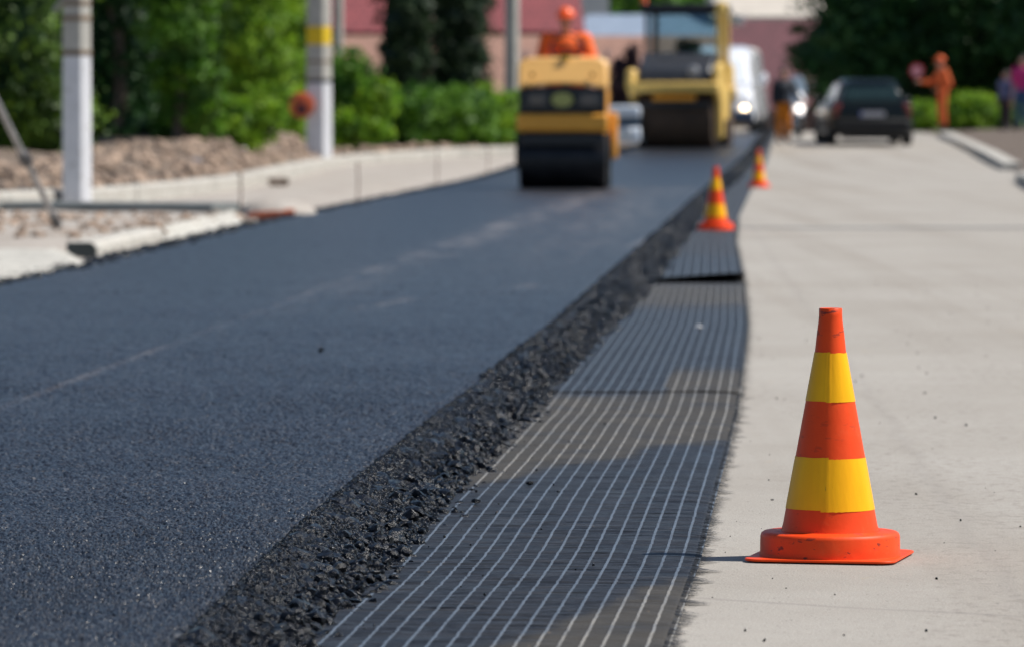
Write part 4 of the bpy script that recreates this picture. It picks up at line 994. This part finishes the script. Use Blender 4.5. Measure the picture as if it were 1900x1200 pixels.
    if hat:
        bm = B(); tz = hd + Vector((0, 0, .055)); prof = [(.118 * math.cos(R(a)), .115 * math.sin(R(a))) for a in range(0, 91, 9)]; prof[-1] = (.001, .115)
        lathe(bm, [(.132, -.012), (.135, -.004)] + prof, 32, tz); prism(bm, [(-.09, 0), (.09, 0), (.05, .07), (-.05, .07)], -.004, .012, 'z')
        for v in bm.verts[-8:]: v.co = tz + side * v.co.x + face * (v.co.y + .11) + Vector((0, 0, v.co.z - .01))
        o = obj('hard_hat', bm, hat, t); sd = o.modifiers.new('T', 'SOLIDIFY'); sd.thickness = .004
    if hair:
        bm = B(); ball(bm, hd - face * .018 + Vector((0, 0, .022)), (.088, .09, .105), 3); baked('hair', bm, hair, t, .012, 2)
    return t
def stand(h=1.75, lean=0.0, **kw):
    k = h / 1.75
    J = dict(head=(0, -.02, 1.63), neck=(0, 0, 1.48), chest=(0, .0, 1.28), pelvis=(0, 0, .96), shL=(-.19, 0, 1.41), shR=(.19, 0, 1.41), elL=(-.24, .02, 1.12), elR=(.24, .02, 1.12), wrL=(-.24, -.06, .88), wrR=(.24, -.06, .88),
             hpL=(-.09, 0, .90), hpR=(.09, 0, .90), knL=(-.10, -.02, .50), knR=(.10, -.02, .50), anL=(-.11, .02, .09), anR=(.11, .02, .09), toL=(-.12, -.13, .045), toR=(.12, -.13, .045))
    J.update(kw); return {a: tuple(x * k for x in b_) if a != 'face' else b_ for a, b_ in J.items()}
# ------------------------------------------------------------------ machines
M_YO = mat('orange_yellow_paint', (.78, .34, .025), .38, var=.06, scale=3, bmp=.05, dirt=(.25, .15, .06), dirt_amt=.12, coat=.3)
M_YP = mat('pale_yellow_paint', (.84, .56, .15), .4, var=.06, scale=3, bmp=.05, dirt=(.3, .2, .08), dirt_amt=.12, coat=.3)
M_DRUM = mat('bitumen_stained_drum', (.014, .014, .017), .42, .4, var=.4, scale=6, bmp=.15)
M_DRUMB = mat('brown_black_drum', (.060, .036, .022), .85, .0, var=.3, scale=6, bmp=.15)
M_BK = mat('black_plastic', (.012, .013, .017), .45, var=.3, scale=4, bmp=.08)
M_GREY = mat('dark_grey_metal', (.06, .065, .07), .45, .4, var=.2)
M_CHR = mat('silver_metal', (.6, .6, .62), .25, .9, var=.05, bmp=0)
M_RUB = mat('tyre_rubber', (.016, .016, .017), .8, var=.3, scale=12, bmp=.3)
M_GL = glass('cab_glass', (.85, .93, .95), .92); M_LENS = mat('lamp_lens', (.45, .42, .40), .12, var=.1, bmp=0)
def cyl(bm, c, r, w, n=48, ch=.01):
    """closed drum along x"""
    return lathe(bm, [(0.001, -w / 2), (r - ch, -w / 2), (r, -w / 2 + ch), (r, w / 2 - ch), (r - ch, w / 2), (.001, w / 2)], n, c, 'x')
# small tandem roller: origin on the ground under the front drum, front towards -Y
d0 = P(1046, 351, LT).y; SR = F / d0
rl = thing('small_road_roller', 'small orange yellow tandem roller carrying the driver in the orange hard hat', 'road roller', (hx(1046, d0), d0 + .35, LT), R(-2.6))
bm = B(); cyl(bm, (0, 0, .35), .35, 1.05); obj('front_drum', bm, M_DRUM, rl, smooth=.5)
bm = B(); cyl(bm, (0, 1.75, .35), .35, 1.05); obj('rear_drum', bm, M_DRUM, rl, smooth=.5)
bm = B()
bx(bm, (0, -.18, .83), (1.10, .5, .22)); bx(bm, (0, .42, .78), (1.0, .7, .3)); obj('front_frame', bm, M_YO, rl, bevel=.03)
bm = B()
for s_ in (-1, 1): prism(bm, [(-.12, .72), (.12, .72), (.10, .30), (.0, .24), (-.10, .30)], s_ * .555 - .02, s_ * .555 + .02, 'x')
obj('drum_fork', bm, M_BK, rl, bevel=.01)
bm = B(); bx(bm, (0, -.34, .62), (1.0, .05, .16)); obj('scraper', bm, M_BK, rl, bevel=.01)
bm = B(); prism(bm, [(-.52, .0), (.52, 0), (.52, .30), (.30, .335), (0, .35), (-.30, .335), (-.52, .30)], -.40, -.30, 'y')
for v in bm.verts: v.co.z += .945
obj('grille_panel', bm, M_BK, rl, bevel=.015)
bm = B()
pr = [(-.535, 1.26), (-.3, 1.30), (0, 1.315), (.3, 1.30), (.535, 1.26), (.535, 1.56), (.50, 1.61), (.42, 1.64), (-.42, 1.64), (-.50, 1.61), (-.535, 1.56)]
A = [bm.verts.new((x, -.44 if z < 1.5 else -.30, z)) for x, z in pr]; C = [bm.verts.new((x, .75, z + (.03 if z > 1.5 else 0))) for x, z in pr]
bm.faces.new(A[::-1]); bm.faces.new(C)
for i in range(len(pr)): bm.faces.new([A[i], A[(i + 1) % 11], C[(i + 1) % 11], C[i]])
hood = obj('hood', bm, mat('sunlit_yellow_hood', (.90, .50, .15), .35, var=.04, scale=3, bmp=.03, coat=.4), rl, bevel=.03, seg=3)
bm = B()
for x in (-.36, .36): bx(bm, (x, -.425, 1.43), (.045, .03, .05))
obj('hood_latch', bm, mat('brown_rubber', (.35, .17, .04), .6), hood)
bm = B(); bx(bm, (.03, -.30, 1.652), (.10, .06, .03)); obj('hood_sticker', bm, mat('yellow_sticker', (.85, .55, .01), .4, bmp=0), hood)
bm = B(); bx(bm, (0, .15, 1.10), (1.02, 1.0, .34)); obj('engine_box', bm, M_YO, rl, bevel=.02)
for x in (-.30, .31):
    bm = B(); bx(bm, (x, -.415, 1.11), (.26, .04, .19)); hl = obj('headlight', bm, M_GREY, rl, bevel=.02)
    bm = B(); bx(bm, (x, -.44, 1.11), (.17, .012, .12)); obj('lens', bm, mat('dull_lens', (.13, .11, .10), .2, var=.1, bmp=0), hl, bevel=.004)
bm = B(); lathe(bm, [(.001, -.03), (1.0, -.03), (1.06, 0), (1.06, .02)], 40, (0, 0, 0), 'y')
for v in bm.verts: v.co = Vector((v.co.x * .125, -.415 + v.co.y * .6, 1.115 + v.co.z * .088))
obj('round_emblem', bm, mat('olive_yellow_badge', (.40, .40, .12), .4, var=.1, bmp=0), rl)
bm = B(); bx(bm, (0, 1.2, .8), (1.02, 1.15, .42)); bx(bm, (0, 1.75, 1.1), (1.0, .75, .35)); obj('rear_frame', bm, M_YO, rl, bevel=.03)
bm = B(); bx(bm, (.57, 1.3, .66), (.10, .5, .6)); obj('side_tank', bm, M_YO, rl, bevel=.03)
bm = B(); bx(bm, (0, .95, .95), (.9, .5, .06)); obj('footplate', bm, M_GREY, rl)
bm = B(); bx(bm, (0, 1.42, 1.33), (.5, .46, .12)); bx(bm, (0, 1.64, 1.58), (.48, .10, .42)); obj('seat', bm, M_BK, rl, bevel=.03)
bm = B(); tube(bm, [(0, .82, 1.2), (0, .95, 1.72)], .04, 12); bx(bm, (0, .84, 1.66), (.36, .12, .10)); obj('steering_column', bm, M_BK, rl)
bm = B(); pts = [(.19 * math.cos(a * math.pi / 12), .98 + .05 * math.sin(a * math.pi / 12), 1.78 + .18 * math.sin(a * math.pi / 12)) for a in range(25)]; tube(bm, pts, .014, 8); tube(bm, [(-.19, .98, 1.78), (.19, .98, 1.78)], .012, 8); obj('steering_wheel', bm, M_BK, rl)
bm = B()
for x in (-.5, .5): tube(bm, [(x, .8, 1.3), (x, .8, 1.7), (x, 1.1, 1.75)], .018, 8)
obj('grab_rail', bm, M_GREY, rl)
def onrl(v):
    m = Matrix.Translation(rl.location) @ Matrix.Rotation(rl.rotation_euler.z, 4, 'Z'); return m @ Vector(v)
rl.scale = (1, 1, .955)
opb = onrl((-0.02, 1.42, 0)); zs = 1.25
J = dict(head=(.0, -.10, zs + .80), neck=(0, -.02, zs + .64), chest=(0, 0, zs + .42), pelvis=(0, .06, zs + .08), shL=(-.23, -.02, zs + .56), shR=(.23, -.02, zs + .56), elL=(-.30, -.14, zs + .30), elR=(.34, -.10, zs + .28), wrL=(-.17, -.40, zs + .34), wrR=(.19, -.40, zs + .34),
         hpL=(-.10, .0, zs + .06), hpR=(.10, 0, zs + .06), knL=(-.16, -.45, zs + .02), knR=(.16, -.45, zs + .02), anL=(-.15, -.48, zs - .36), anR=(.15, -.48, zs - .36), toL=(-.16, -.62, zs - .40), toR=(.16, -.62, zs - .40), face=(-.1, -1, -.1))
person('seated roller driver in bright orange jacket and orange hard hat', opb, R(-3), J, M_ORG, M_ORD, hat=M_HAT, bulk=1.22)
bpy.context.view_layer.update()

# big roller ---------------------------------------------------------
d1 = P(1258, 276, LT).y; S1 = F / d1
br = thing('large_road_roller', 'large pale yellow roller with black roofed cab and wide dark drum', 'road roller', (hx(1258, d1), d1 + .55, ground_z(d1) + LT), R(-8.5))
bm = B(); cyl(bm, (0, 0, .55), .55, 1.50); obj('front_drum', bm, M_DRUMB, br, smooth=.5)
bm = B(); cyl(bm, (0, 3.0, .55), .55, 1.50); obj('rear_drum', bm, M_DRUMB, br, smooth=.5)
bm = B()
for s_ in (-1, 1): prism(bm, [(-.62, 1.12), (-.50, 1.42 + (.2 if s_ > 0 else 0)), (.25, 1.70 if s_ > 0 else 1.5), (.70, 1.35), (.40, .95), (.20, .22), (-.12, .18), (-.24, .9)], s_ * .84 - .07, s_ * .84 + .07, 'x')
bx(bm, (0, -.60, 1.20), (1.80, .16, .20)); bx(bm, (0, .62, 1.15), (1.6, .14, .3)); obj('drum_yoke', bm, M_YP, br, bevel=.035)
bm = B(); bx(bm, (0, -.50, .99), (.86, .1, .12)); obj('spray_bar', bm, M_YO, br, bevel=.02)
bm = B(); bx(bm, (0, -.56, .86), (1.46, .05, .12)); obj('scraper', bm, M_BK, br, bevel=.01)
bm = B(); prism(bm, [(-.45, 1.32), (-.35, 1.55), (.2, 1.86), (.95, 1.9), (.95, 1.1), (-.3, 1.1)], -.72, .72, 'x'); obj('front_hood', bm, mat('black_hood', (.035, .038, .045), .35, var=.2, bmp=.05), br, bevel=.05, seg=3)
bm = B(); lathe(bm, [(.001, 0), (.10, 0), (.12, .03)], 24, (.36, -.40, 1.50), 'y'); obj('work_lamp', bm, mat('dull_silver', (.30, .32, .36), .3, var=.1), br)
bm = B(); prism(bm, [(.5, .75), (.7, 1.25), (3.9, 1.25), (3.95, .9), (3.4, 1.15), (2.6, 1.15), (2.3, .55), (.8, .55)], -.78, .78, 'x'); obj('chassis', bm, M_YP, br, bevel=.04)
bm = B(); prism(bm, [(2.25, 1.25), (2.3, 1.8), (3.7, 1.7), (3.9, 1.25)], -.74, .74, 'x'); obj('rear_hood', bm, M_YP, br, bevel=.06)
for x in (-.72, .74):
    for y in (.92, 2.2):
        bm = B(); tube(bm, [(x, y - (.0 if y > 1 else .08), 1.25), (x, y, 2.72)], .055 if x < 0 else .085, 4); obj('cab_pillar', bm, M_BK if x < 0 else M_YP, br, bevel=.008)
bm = B(); bx(bm, (0, 1.5, 2.80), (1.66, 1.75, .16)); bx(bm, (0, .66, 2.70), (1.5, .10, .10)); rf = obj('cab_roof', bm, M_BK, br, bevel=.05)
bm = B(); bx(bm, (.80, .66, 2.76), (.22, .22, .30)); obj('roof_corner', bm, M_YP, rf, bevel=.05)
bm = B(); bx(bm, (0, .90, 2.26), (1.36, .012, .86)); obj('windscreen', bm, M_GL, br, smooth=None)
bm = B(); bx(bm, (0, 2.22, 2.30), (1.36, .012, .80)); obj('rear_window', bm, M_GL, br, smooth=None)
bm = B(); bx(bm, (0, 1.75, 1.50), (.55, .5, .14)); bx(bm, (.0, 2.02, 1.85), (.5, .12, .62)); obj('seat', bm, M_BK, br, bevel=.05)
bm = B(); pts = [(.20 * math.cos(a * math.pi / 12), 1.15, 1.98 + .20 * math.sin(a * math.pi / 12)) for a in range(25)]; tube(bm, pts, .016, 8); tube(bm, [(0, 1.1, 1.5), (0, 1.15, 1.98)], .03, 8); obj('steering_wheel', bm, M_BK, br)
bm = B(); bx(bm, (-.05, 1.08, 1.66), (1.3, .25, .5)); obj('dashboard', bm, M_BK, br, bevel=.06)
bm = B(); ball(bm, (-.08, .98, 1.86), (.10, .03, .09), 2); obj('red_gauge_cover', bm, mat('dull_red', (.28, .05, .03), .5), br)
bm = B(); ball(bm, (.24, .98, 1.90), (.09, .03, .07), 2); obj('gauge', bm, mat('dull_teal', (.05, .10, .10), .4), br)
bm = B(); bx(bm, (-.52, .93, 2.2), (.05, .04, .9)); obj('wiper_rail', bm, mat('dark_red_metal', (.14, .03, .03), .5), br)
bm = B(); lathe(bm, [(.07, 0), (.07, .05), (.062, .06), (.058, .15), (.03, .18), (.001, .185)], 20, (-.78, .9, 2.885)); tube(bm, [(-.78, .9, 2.84), (-.78, .9, 2.9)], .03, 8); obj('beacon', bm, mat('orange_beacon', (.80, .12, .02), .25, bmp=0), br)
bm = B(); tube(bm, [(.80, .66, 2.66), (1.0, .5, 2.68), (1.12, .48, 2.62)], .018, 8); ma = obj('mirror_arm', bm, M_BK, br)
bm = B(); bx(bm, (1.14, .46, 2.53), (.26, .05, .20)); obj('mirror', bm, mat('pale_mirror', (.55, .52, .56), .15, .5, bmp=0), ma, bevel=.02)
bm = B(); bx(bm, (-.87, -.30, 1.34), (.22, .30, .46)); obj('side_guard', bm, M_YP, br, bevel=.08)

# compressor between the rollers -------------------------------------
d2 = P(1160, 277, LT).y; S2 = F / d2
cp = thing('site_compressor', 'low white and grey boxy site compressor on wheels between the two rollers', 'compressor', (hx(1156, d2), d2 + .3, ground_z(d2) + LT), R(-4)); w = .70
M_WP = mat('white_blue_paint', (.80, .86, .95), .3, var=.06, scale=3, bmp=.03, coat=.5)
bm = B(); prism(bm, [(-w / 2, .62), (w / 2, .62), (w / 2, .80), (w / 2 - .06, .85), (-w / 2 + .06, .85), (-w / 2, .80)], -.3, .9, 'y'); obj('lid', bm, M_WP, cp, bevel=.03)
bm = B(); bx(bm, (0, .3, .53), (w - .04, 1.15, .20)); obj('grille_band', bm, mat('blue_grey_grille', (.07, .11, .16), .4, bmp=.1), cp)
bm = B(); bx(bm, (0, .3, .28), (w, 1.2, .30)); obj('housing', bm, M_WP, cp, bevel=.04)
for s_ in (-1, 1):
    bm = B(); cyl(bm, (s_ * (w / 2 + .03), .35, .17), .17, .10, 28, .02); wh = obj('wheel', bm, M_RUB, cp); bm = B(); cyl(bm, (s_ * (w / 2 + .06), .35, .17), .09, .05, 20); obj('rim', bm, M_CHR, wh)
bm = B(); ball(bm, (.12, -.31, .32), (.13, .03, .11), 3); obj('round_cover', bm, mat('polished_white', (.8, .82, .84), .12, var=.03, bmp=0, coat=1), cp)

# ------------------------------------------------------------------ car helpers
def loft(bm, secs, cap=True):
    rings = [[bm.verts.new(p) for p in s_] for s_ in secs]
    for a, b_ in zip(rings, rings[1:]):
        n = len(a)
        for k in range(n): bm.faces.new([a[k], a[(k + 1) % n], b_[(k + 1) % n], b_[k]])
    if cap: bm.faces.new(rings[0][::-1]); bm.faces.new(rings[-1])
def rsec(y, w, z0, z1, r=.1, n=4, wt=None):
    """rounded cross-section at y, width w (wt at the top)"""
    wt = wt or w; out = []
    for cx, cz, s_, ww in ((1, 1, 0, wt), (-1, 1, 90, wt), (-1, -1, 180, w), (1, -1, 270, w)):
        for k in range(n + 1):
            a = R(s_ + 90 * k / n); out.append((cx * (ww / 2 - r) + r * math.cos(a), y, (z1 - r if cz > 0 else z0 + r) + r * math.sin(a)))
    return out
def wheel(t, x, y, r, w=.2, rimc=None):
    bm = B(); lathe(bm, [(r * .62, -w / 2), (r * .93, -w / 2), (r, -w / 2 + .03), (r, w / 2 - .03), (r * .93, w / 2), (r * .62, w / 2)], 32, (x, y, r), 'x'); wh = obj('wheel', bm, M_RUB, t)
    bm = B(); cyl(bm, (x, y, r), r * .64, w * .8, 28, .02)
    for k in range(5): a = k * 2 * math.pi / 5; bx(bm, (x + math.copysign(w * .42, x), y + .1 * math.cos(a), r + .1 * math.sin(a)), (.03, .05, .05))
    obj('rim', bm, rimc or M_CHR, wh)
# black estate, rear towards the viewer (-Y)
M_CAR = mat('black_green_car_paint', (.006, .009, .010), .22, .0, var=.15, scale=2, bmp=0); M_CAR.node_tree.nodes['Principled BSDF'].inputs['Specular IOR Level'].default_value = .25; M_CG = mat('dark_car_glass', (.018, .035, .036), .05, var=.15, bmp=0)
d3 = P(1614, 272, 0).y; S3 = F / d3
cr = thing('black_car', 'black hatchback car seen from behind on the concrete road, under the dark trees', 'car', (hx(1618, d3), d3, ground_z(d3 + 1)), R(1.5)); cr.scale = (.98, 1, .94)
bm = B()
loft(bm, [rsec(.0, 1.50, .34, .80, .10), rsec(.05, 1.66, .26, .93, .12), rsec(.35, 1.74, .22, .96, .12), rsec(1.2, 1.76, .2, .95, .12), rsec(2.9, 1.76, .2, .94, .12), rsec(3.7, 1.70, .22, .86, .14), rsec(4.15, 1.5, .28, .72, .14)])
obj('body', bm, M_CAR, cr, smooth=1.2)
bm = B(); loft(bm, [rsec(.10, 1.36, .90, 1.02, .05, wt=1.28), rsec(.32, 1.46, .9, 1.35, .08, wt=1.12), rsec(.55, 1.5, .9, 1.43, .1, wt=1.12), rsec(1.5, 1.52, .9, 1.46, .1, wt=1.16), rsec(2.2, 1.52, .9, 1.40, .1, wt=1.14), rsec(3.1, 1.46, .9, .98, .04, wt=1.36)])
obj('roof', bm, M_CAR, cr, smooth=1.2)
bm = B(); vs = [bm.verts.new(p) for p in ((-.60, .082, .97), (.60, .082, .97), (.50, .295, 1.36), (-.50, .295, 1.36))]; bm.faces.new(vs)
o = obj('rear_window', bm, M_CG, cr, smooth=None); s_ = o.modifiers.new('T', 'SOLIDIFY'); s_.thickness = .012; s_.offset = 0
for sx_ in (-1, 1):
    bm = B(); vs = [bm.verts.new(p) for p in ((sx_ * .752, .55, .97), (sx_ * .757, 2.7, .97), (sx_ * .60, 2.1, 1.36), (sx_ * .59, .7, 1.38))]; bm.faces.new(vs); o = obj('side_window', bm, M_CG, cr, smooth=None); m_ = o.modifiers.new('T', 'SOLIDIFY'); m_.thickness = .015; m_.offset = 0
    bm = B(); bx(bm, (sx_ * .735, .05, .76), (.16, .10, .30)); obj('tail_light', bm, mat('red_tail_lens', (.16, .012, .012), .15, var=.2, bmp=0, coat=.6), cr, bevel=.03)
    bm = B(); ball(bm, (sx_ * .96, 2.35, 1.0), (.12, .07, .08), 2); tube(bm, [(sx_ * .80, 2.35, .96), (sx_ * .92, 2.35, .98)], .025, 8); obj('wing_mirror', bm, M_CAR, cr)
    for y in (.75, 3.3): wheel(cr, sx_ * .80, y, .30)
bm = B(); bx(bm, (0, .0, .42), (1.58, .14, .30)); bx(bm, (0, .05, .22), (1.3, .1, .16)); obj('bumper', bm, mat('black_bumper', (.006, .006, .007), .7), cr, bevel=.04)
bm = B(); bx(bm, (0, -.022, .68), (.52, .02, .12)); npn = obj('number_plate', bm, mat('pale_plate', (.36, .36, .40), .4, var=.1, bmp=0), cr, bevel=.003)
bm = B(); bx(bm, (-.24, -.034, .68), (.035, .006, .11)); obj('plate_stripe', bm, mat('blue_stripe', (.02, .05, .3), .4, bmp=0), npn)
bm = B(); bx(bm, (0, .3, 1.41), (.9, .12, .03)); obj('roof_spoiler', bm, M_CAR, cr, bevel=.01)
# white van, front towards the viewer
M_VAN = mat('white_van_paint', (.80, .81, .84), .25, var=.03, scale=2, bmp=0, coat=.8)
d4 = 117.0; vn = thing('white_van', 'white van with lit headlights half hidden behind the large roller', 'van', (hx(1404, d4) - .98, d4, ground_z(d4)), R(-6)); vn.scale = (1, 1, .90)
bm = B(); loft(bm, [rsec(0, 1.70, .42, .98, .15, wt=1.62), rsec(.12, 1.86, .35, 1.12, .14, wt=1.72), rsec(.7, 1.92, .3, 1.30, .14, wt=1.72), rsec(1.35, 1.94, .3, 1.98, .22, wt=1.46), rsec(1.8, 1.94, .3, 2.22, .30, wt=1.50), rsec(2.6, 1.94, .3, 2.32, .30, wt=1.56), rsec(5.0, 1.94, .3, 2.32, .26, wt=1.6), rsec(5.2, 1.88, .35, 2.25, .26, wt=1.6)])
obj('body', bm, M_VAN, vn, smooth=1.2)
bm = B(); vs = [bm.verts.new(p) for p in ((-.72, .72, 1.335), (.72, .72, 1.335), (.60, 1.30, 1.95), (-.60, 1.30, 1.95))]; bm.faces.new(vs)
o = obj('windscreen', bm, mat('sky_bright_glass', (.80, .83, .86), .15, .0, var=.05, bmp=0), vn, smooth=None); m_ = o.modifiers.new('T', 'SOLIDIFY'); m_.thickness = .03; m_.offset = 0
M_HL = lamp('warm_headlight', (1, .78, .5), 6.0)
for sx_ in (-1, 1):
    bm = B(); bx(bm, (sx_ * .72, .06, .74), (.26, .12, .24)); hl = obj('headlight', bm, M_LENS, vn, bevel=.04)
    bm = B(); lathe(bm, [(.001, -.02), (.075, -.015), (.085, .02)], 20, (sx_ * .70, -.01, .70), 'y'); obj('bulb', bm, M_HL, hl)
    bm = B(); ball(bm, (sx_ * 1.08, 1.0, 1.45), (.09, .07, .17), 2); tube(bm, [(sx_ * .9, 1.0, 1.4), (sx_ * 1.04, 1.0, 1.42)], .03, 8); obj('wing_mirror', bm, M_VAN, vn)
    for y in (.8, 4.2): wheel(vn, sx_ * .88, y, .33)
bm = B(); bx(bm, (0, .0, .50), (1.84, .22, .30)); obj('bumper', bm, mat('blue_grey_bumper', (.05, .075, .12), .45), vn, bevel=.06)
bm = B(); bx(bm, (0, -.01, .80), (.9, .06, .16)); obj('radiator_grille', bm, M_BK, vn, bevel=.02)
bm = B(); ball(bm, (.80, .45, 1.22), (.05, .05, .05), 3); obj('glint_ball', bm, mat('glint_chrome', (.95, .95, .95), .05, 1.0, var=0, bmp=0), vn)  # chrome ball added on the van to catch the sun as a glint

# motorcycle, seen from the front
d5 = 113.0; mc = thing('motorcycle', 'white fronted motorcycle with clear windscreen and lit headlight facing the viewer', 'motorcycle', (hx(1481, d5), d5, ground_z(d5)), R(10))
def mwheel(y):
    bm = B(); pts = [(0, y + .25 * math.cos(a * math.pi / 16), .30 + .25 * math.sin(a * math.pi / 16)) for a in range(33)]; tube(bm, pts, .05, 10); w_ = obj('wheel', bm, M_RUB, mc)
    bm = B(); cyl(bm, (0, y, .30), .05, .14, 16)
    for k in range(8): a = k * math.pi / 4; tube(bm, [(0, y, .3), (0, y + .22 * math.cos(a), .3 + .22 * math.sin(a))], .006, 5)
    obj('spokes', bm, M_CHR, w_)
mwheel(0); mwheel(1.3)
bm = B()
for x in (-.09, .09): tube(bm, [(x, 0, .30), (x, .22, .92)], .025, 10)
obj('fork', bm, M_CHR, mc)
bm = B(); ball(bm, (0, .10, .76), (.19, .22, .30), 3); obj('front_fairing', bm, M_VAN, mc)
bm = B(); lathe(bm, [(.001, -.03), (.085, -.02), (.10, .03)], 24, (0, -.12, .66), 'y'); obj('headlight', bm, lamp('pale_headlight', (1, .9, .82), 2.5), mc)
bm = B(); vs = [bm.verts.new(p) for p in ((-.17, .02, .98), (.17, .02, .98), (.19, .10, 1.15), (.12, .18, 1.38), (-.12, .18, 1.38), (-.19, .10, 1.15))]; bm.faces.new(vs); o = obj('windscreen', bm, mat('smoky_screen', (.22, .28, .34), .1, var=.05, bmp=0), mc, smooth=None); m_ = o.modifiers.new('T', 'SOLIDIFY'); m_.thickness = .01
bm = B(); tube(bm, [(-.36, .36, 1.02), (-.2, .26, 1.04), (.2, .26, 1.04), (.36, .36, 1.02)], .016, 8); obj('handlebar', bm, M_BK, mc)
for x in (-.34, .34):
    bm = B(); tube(bm, [(x, .33, 1.03), (x * 1.05, .28, 1.16)], .008, 6); ball(bm, (x * 1.07, .27, 1.2), (.06, .03, .04), 2); obj('mirror', bm, M_BK, mc)
bm = B(); ball(bm, (0, .5, .88), (.15, .28, .14), 3); obj('fuel_tank', bm, M_VAN, mc)
bm = B(); bx(bm, (0, .98, .82), (.26, .62, .10)); obj('seat', bm, M_BK, mc, bevel=.04)
bm = B(); bx(bm, (0, .6, .48), (.30, .45, .36)); tube(bm, [(.17, .5, .3), (.19, 1.3, .34)], .045, 10); obj('engine', bm, M_GREY, mc, bevel=.03)
bm = B(); prism(bm, [(-.28, .52), (-.2, .58), (.0, .62), (.22, .57), (.22, .55), (0, .59), (-.2, .55)], -.06, .06, 'x'); obj('mudguard', bm, M_VAN, mc, bevel=.008)

# ------------------------------------------------------------------ other people
M_NAVY = mat('dark_navy_jacket', (.02, .025, .035), .8, bmp=.2); M_JEAN = mat('blue_jeans', (.03, .07, .16), .85, var=.2, bmp=.3); M_PINK = mat('magenta_shirt', (.50, .02, .16), .8, var=.1, bmp=.2)
M_BG = mat('blue_grey_shirt', (.10, .12, .22), .85, var=.2, bmp=.2); M_BRN = mat('dark_brown_trousers', (.03, .022, .025), .85, bmp=.2); M_HB = mat('dark_brown_hair', (.025, .015, .012), .6, bmp=.2)
d6 = P(1452, 267, 0).y
M_OT = mat('orange_yellow_trousers', (.75, .22, .01), .8, var=.45, scale=5, bmp=.2)
person('standing person in dark jacket and orange yellow trousers left of the motorcycle', (hx(1453, d6), d6, ground_z(d6)), R(15), stand(1.58, wrR=(.36, -.30, 1.0), elR=(.30, -.08, 1.12)), M_NAVY, M_OT, hair=M_HB)
d7 = 120.0
fl = person('flagger in orange overalls and cap on the right kerb, holding out a round sign', (hx(1748, d7), d7, ground_z(d7) + .12), R(-78), stand(1.68, wrL=(-.20, -.50, 1.16), elL=(-.26, -.20, 1.14), wrR=(.16, -.16, .98), elR=(.30, .10, 1.08), face=(0, -1, -.05), head=(0, -.06, 1.62), chest=(0, -.02, 1.28)), M_ORD, M_ORD, hat=mat('orange_cap', (.75, .12, .02), .7))
hp_ = Matrix.Translation(fl.location) @ Matrix.Rotation(fl.rotation_euler.z, 4, 'Z') @ Vector((-.20 * .96, -.56 * .96, 1.16 * .96))
t = thing('stop_paddle', 'round red rimmed stop paddle held out to the left by the orange flagger', 'sign paddle', hp_, R(6))
bm = B(); tube(bm, [(0, 0, -.08), (-.02, 0, .12)], .013, 8); obj('handle', bm, M_GLV, t)
bm = B(); lathe(bm, [(.001, -.008), (.16, -.008), (.165, 0), (.16, .008), (.001, .008)], 36, (-.03, 0, .25), 'y'); dk = obj('disc', bm, mat('red_sign_rim', (.45, .03, .05), .4, bmp=0), t)
bm = B(); lathe(bm, [(.001, -.011), (.105, -.011), (.105, -.009)], 36, (-.03, 0, .25), 'y'); obj('disc_face', bm, mat('pink_white_sign_face', (.62, .34, .38), .4, bmp=0), dk)
d8 = 119
person('walker in magenta shirt and blue jeans at the far right edge', (hx(1897, d8), d8, ground_z(d8) + .1), R(-30), stand(1.74), M_PINK, M_JEAN, hair=M_HB, short=True)
person('shorter walker in blue grey shirt and dark trousers left of the magenta shirt', (hx(1866, d8 + 1), d8 + 1, ground_z(d8 + 1) + .1), R(-40), stand(1.36, elL=(-.26, .1, 1.14), wrL=(-.2, .0, .92)), M_BG, M_BRN, hair=M_HB)

# ------------------------------------------------------------------ light, sky, camera
EL, AZ = R(54), R(4)
S = Vector((math.cos(EL) * math.cos(AZ), math.cos(EL) * math.sin(AZ), math.sin(EL)))
sun = bpy.data.lights.new('sun', 'SUN'); sun.energy = 5.0; sun.angle = R(.53); sun.color = (1, .955, .89)
so = bpy.data.objects.new('sun', sun); COL.objects.link(so); so.rotation_euler = S.to_track_quat('Z', 'Y').to_euler()
w = bpy.data.worlds.new('World'); scene.world = w; w.use_nodes = True
nt = w.node_tree; sk = nt.nodes.new('ShaderNodeTexSky'); sk.sky_type = 'NISHITA'; sk.sun_disc = False; sk.sun_elevation = EL; sk.sun_rotation = R(90) - AZ
sk.air_density = 1.0; sk.dust_density = 0.4; sk.ozone_density = 2.2
nt.links.new(sk.outputs[0], nt.nodes['Background'].inputs[0]); nt.nodes['Background'].inputs[1].default_value = .08
cam = bpy.data.cameras.new('camera'); co = bpy.data.objects.new('camera', cam); COL.objects.link(co); scene.camera = co
co.location = (0, 0, CH); co.rotation_euler = (math.pi / 2 - PITCH, 0, 0)
cam.sensor_width = 36; cam.lens = 36 * F / 1900; cam.clip_start = .1; cam.clip_end = 5000
cam.dof.use_dof = True; cam.dof.focus_distance = FOCUS + .22; cam.dof.aperture_fstop = 7.2; cam.dof.aperture_blades = 8
vs = scene.view_settings; vs.view_transform = 'Standard'; vs.look = 'None'; vs.exposure = 0.27; vs.gamma = 1
scene.cycles.max_bounces = 6; scene.cycles.transparent_max_bounces = 8
scene.cycles.use_denoising = True
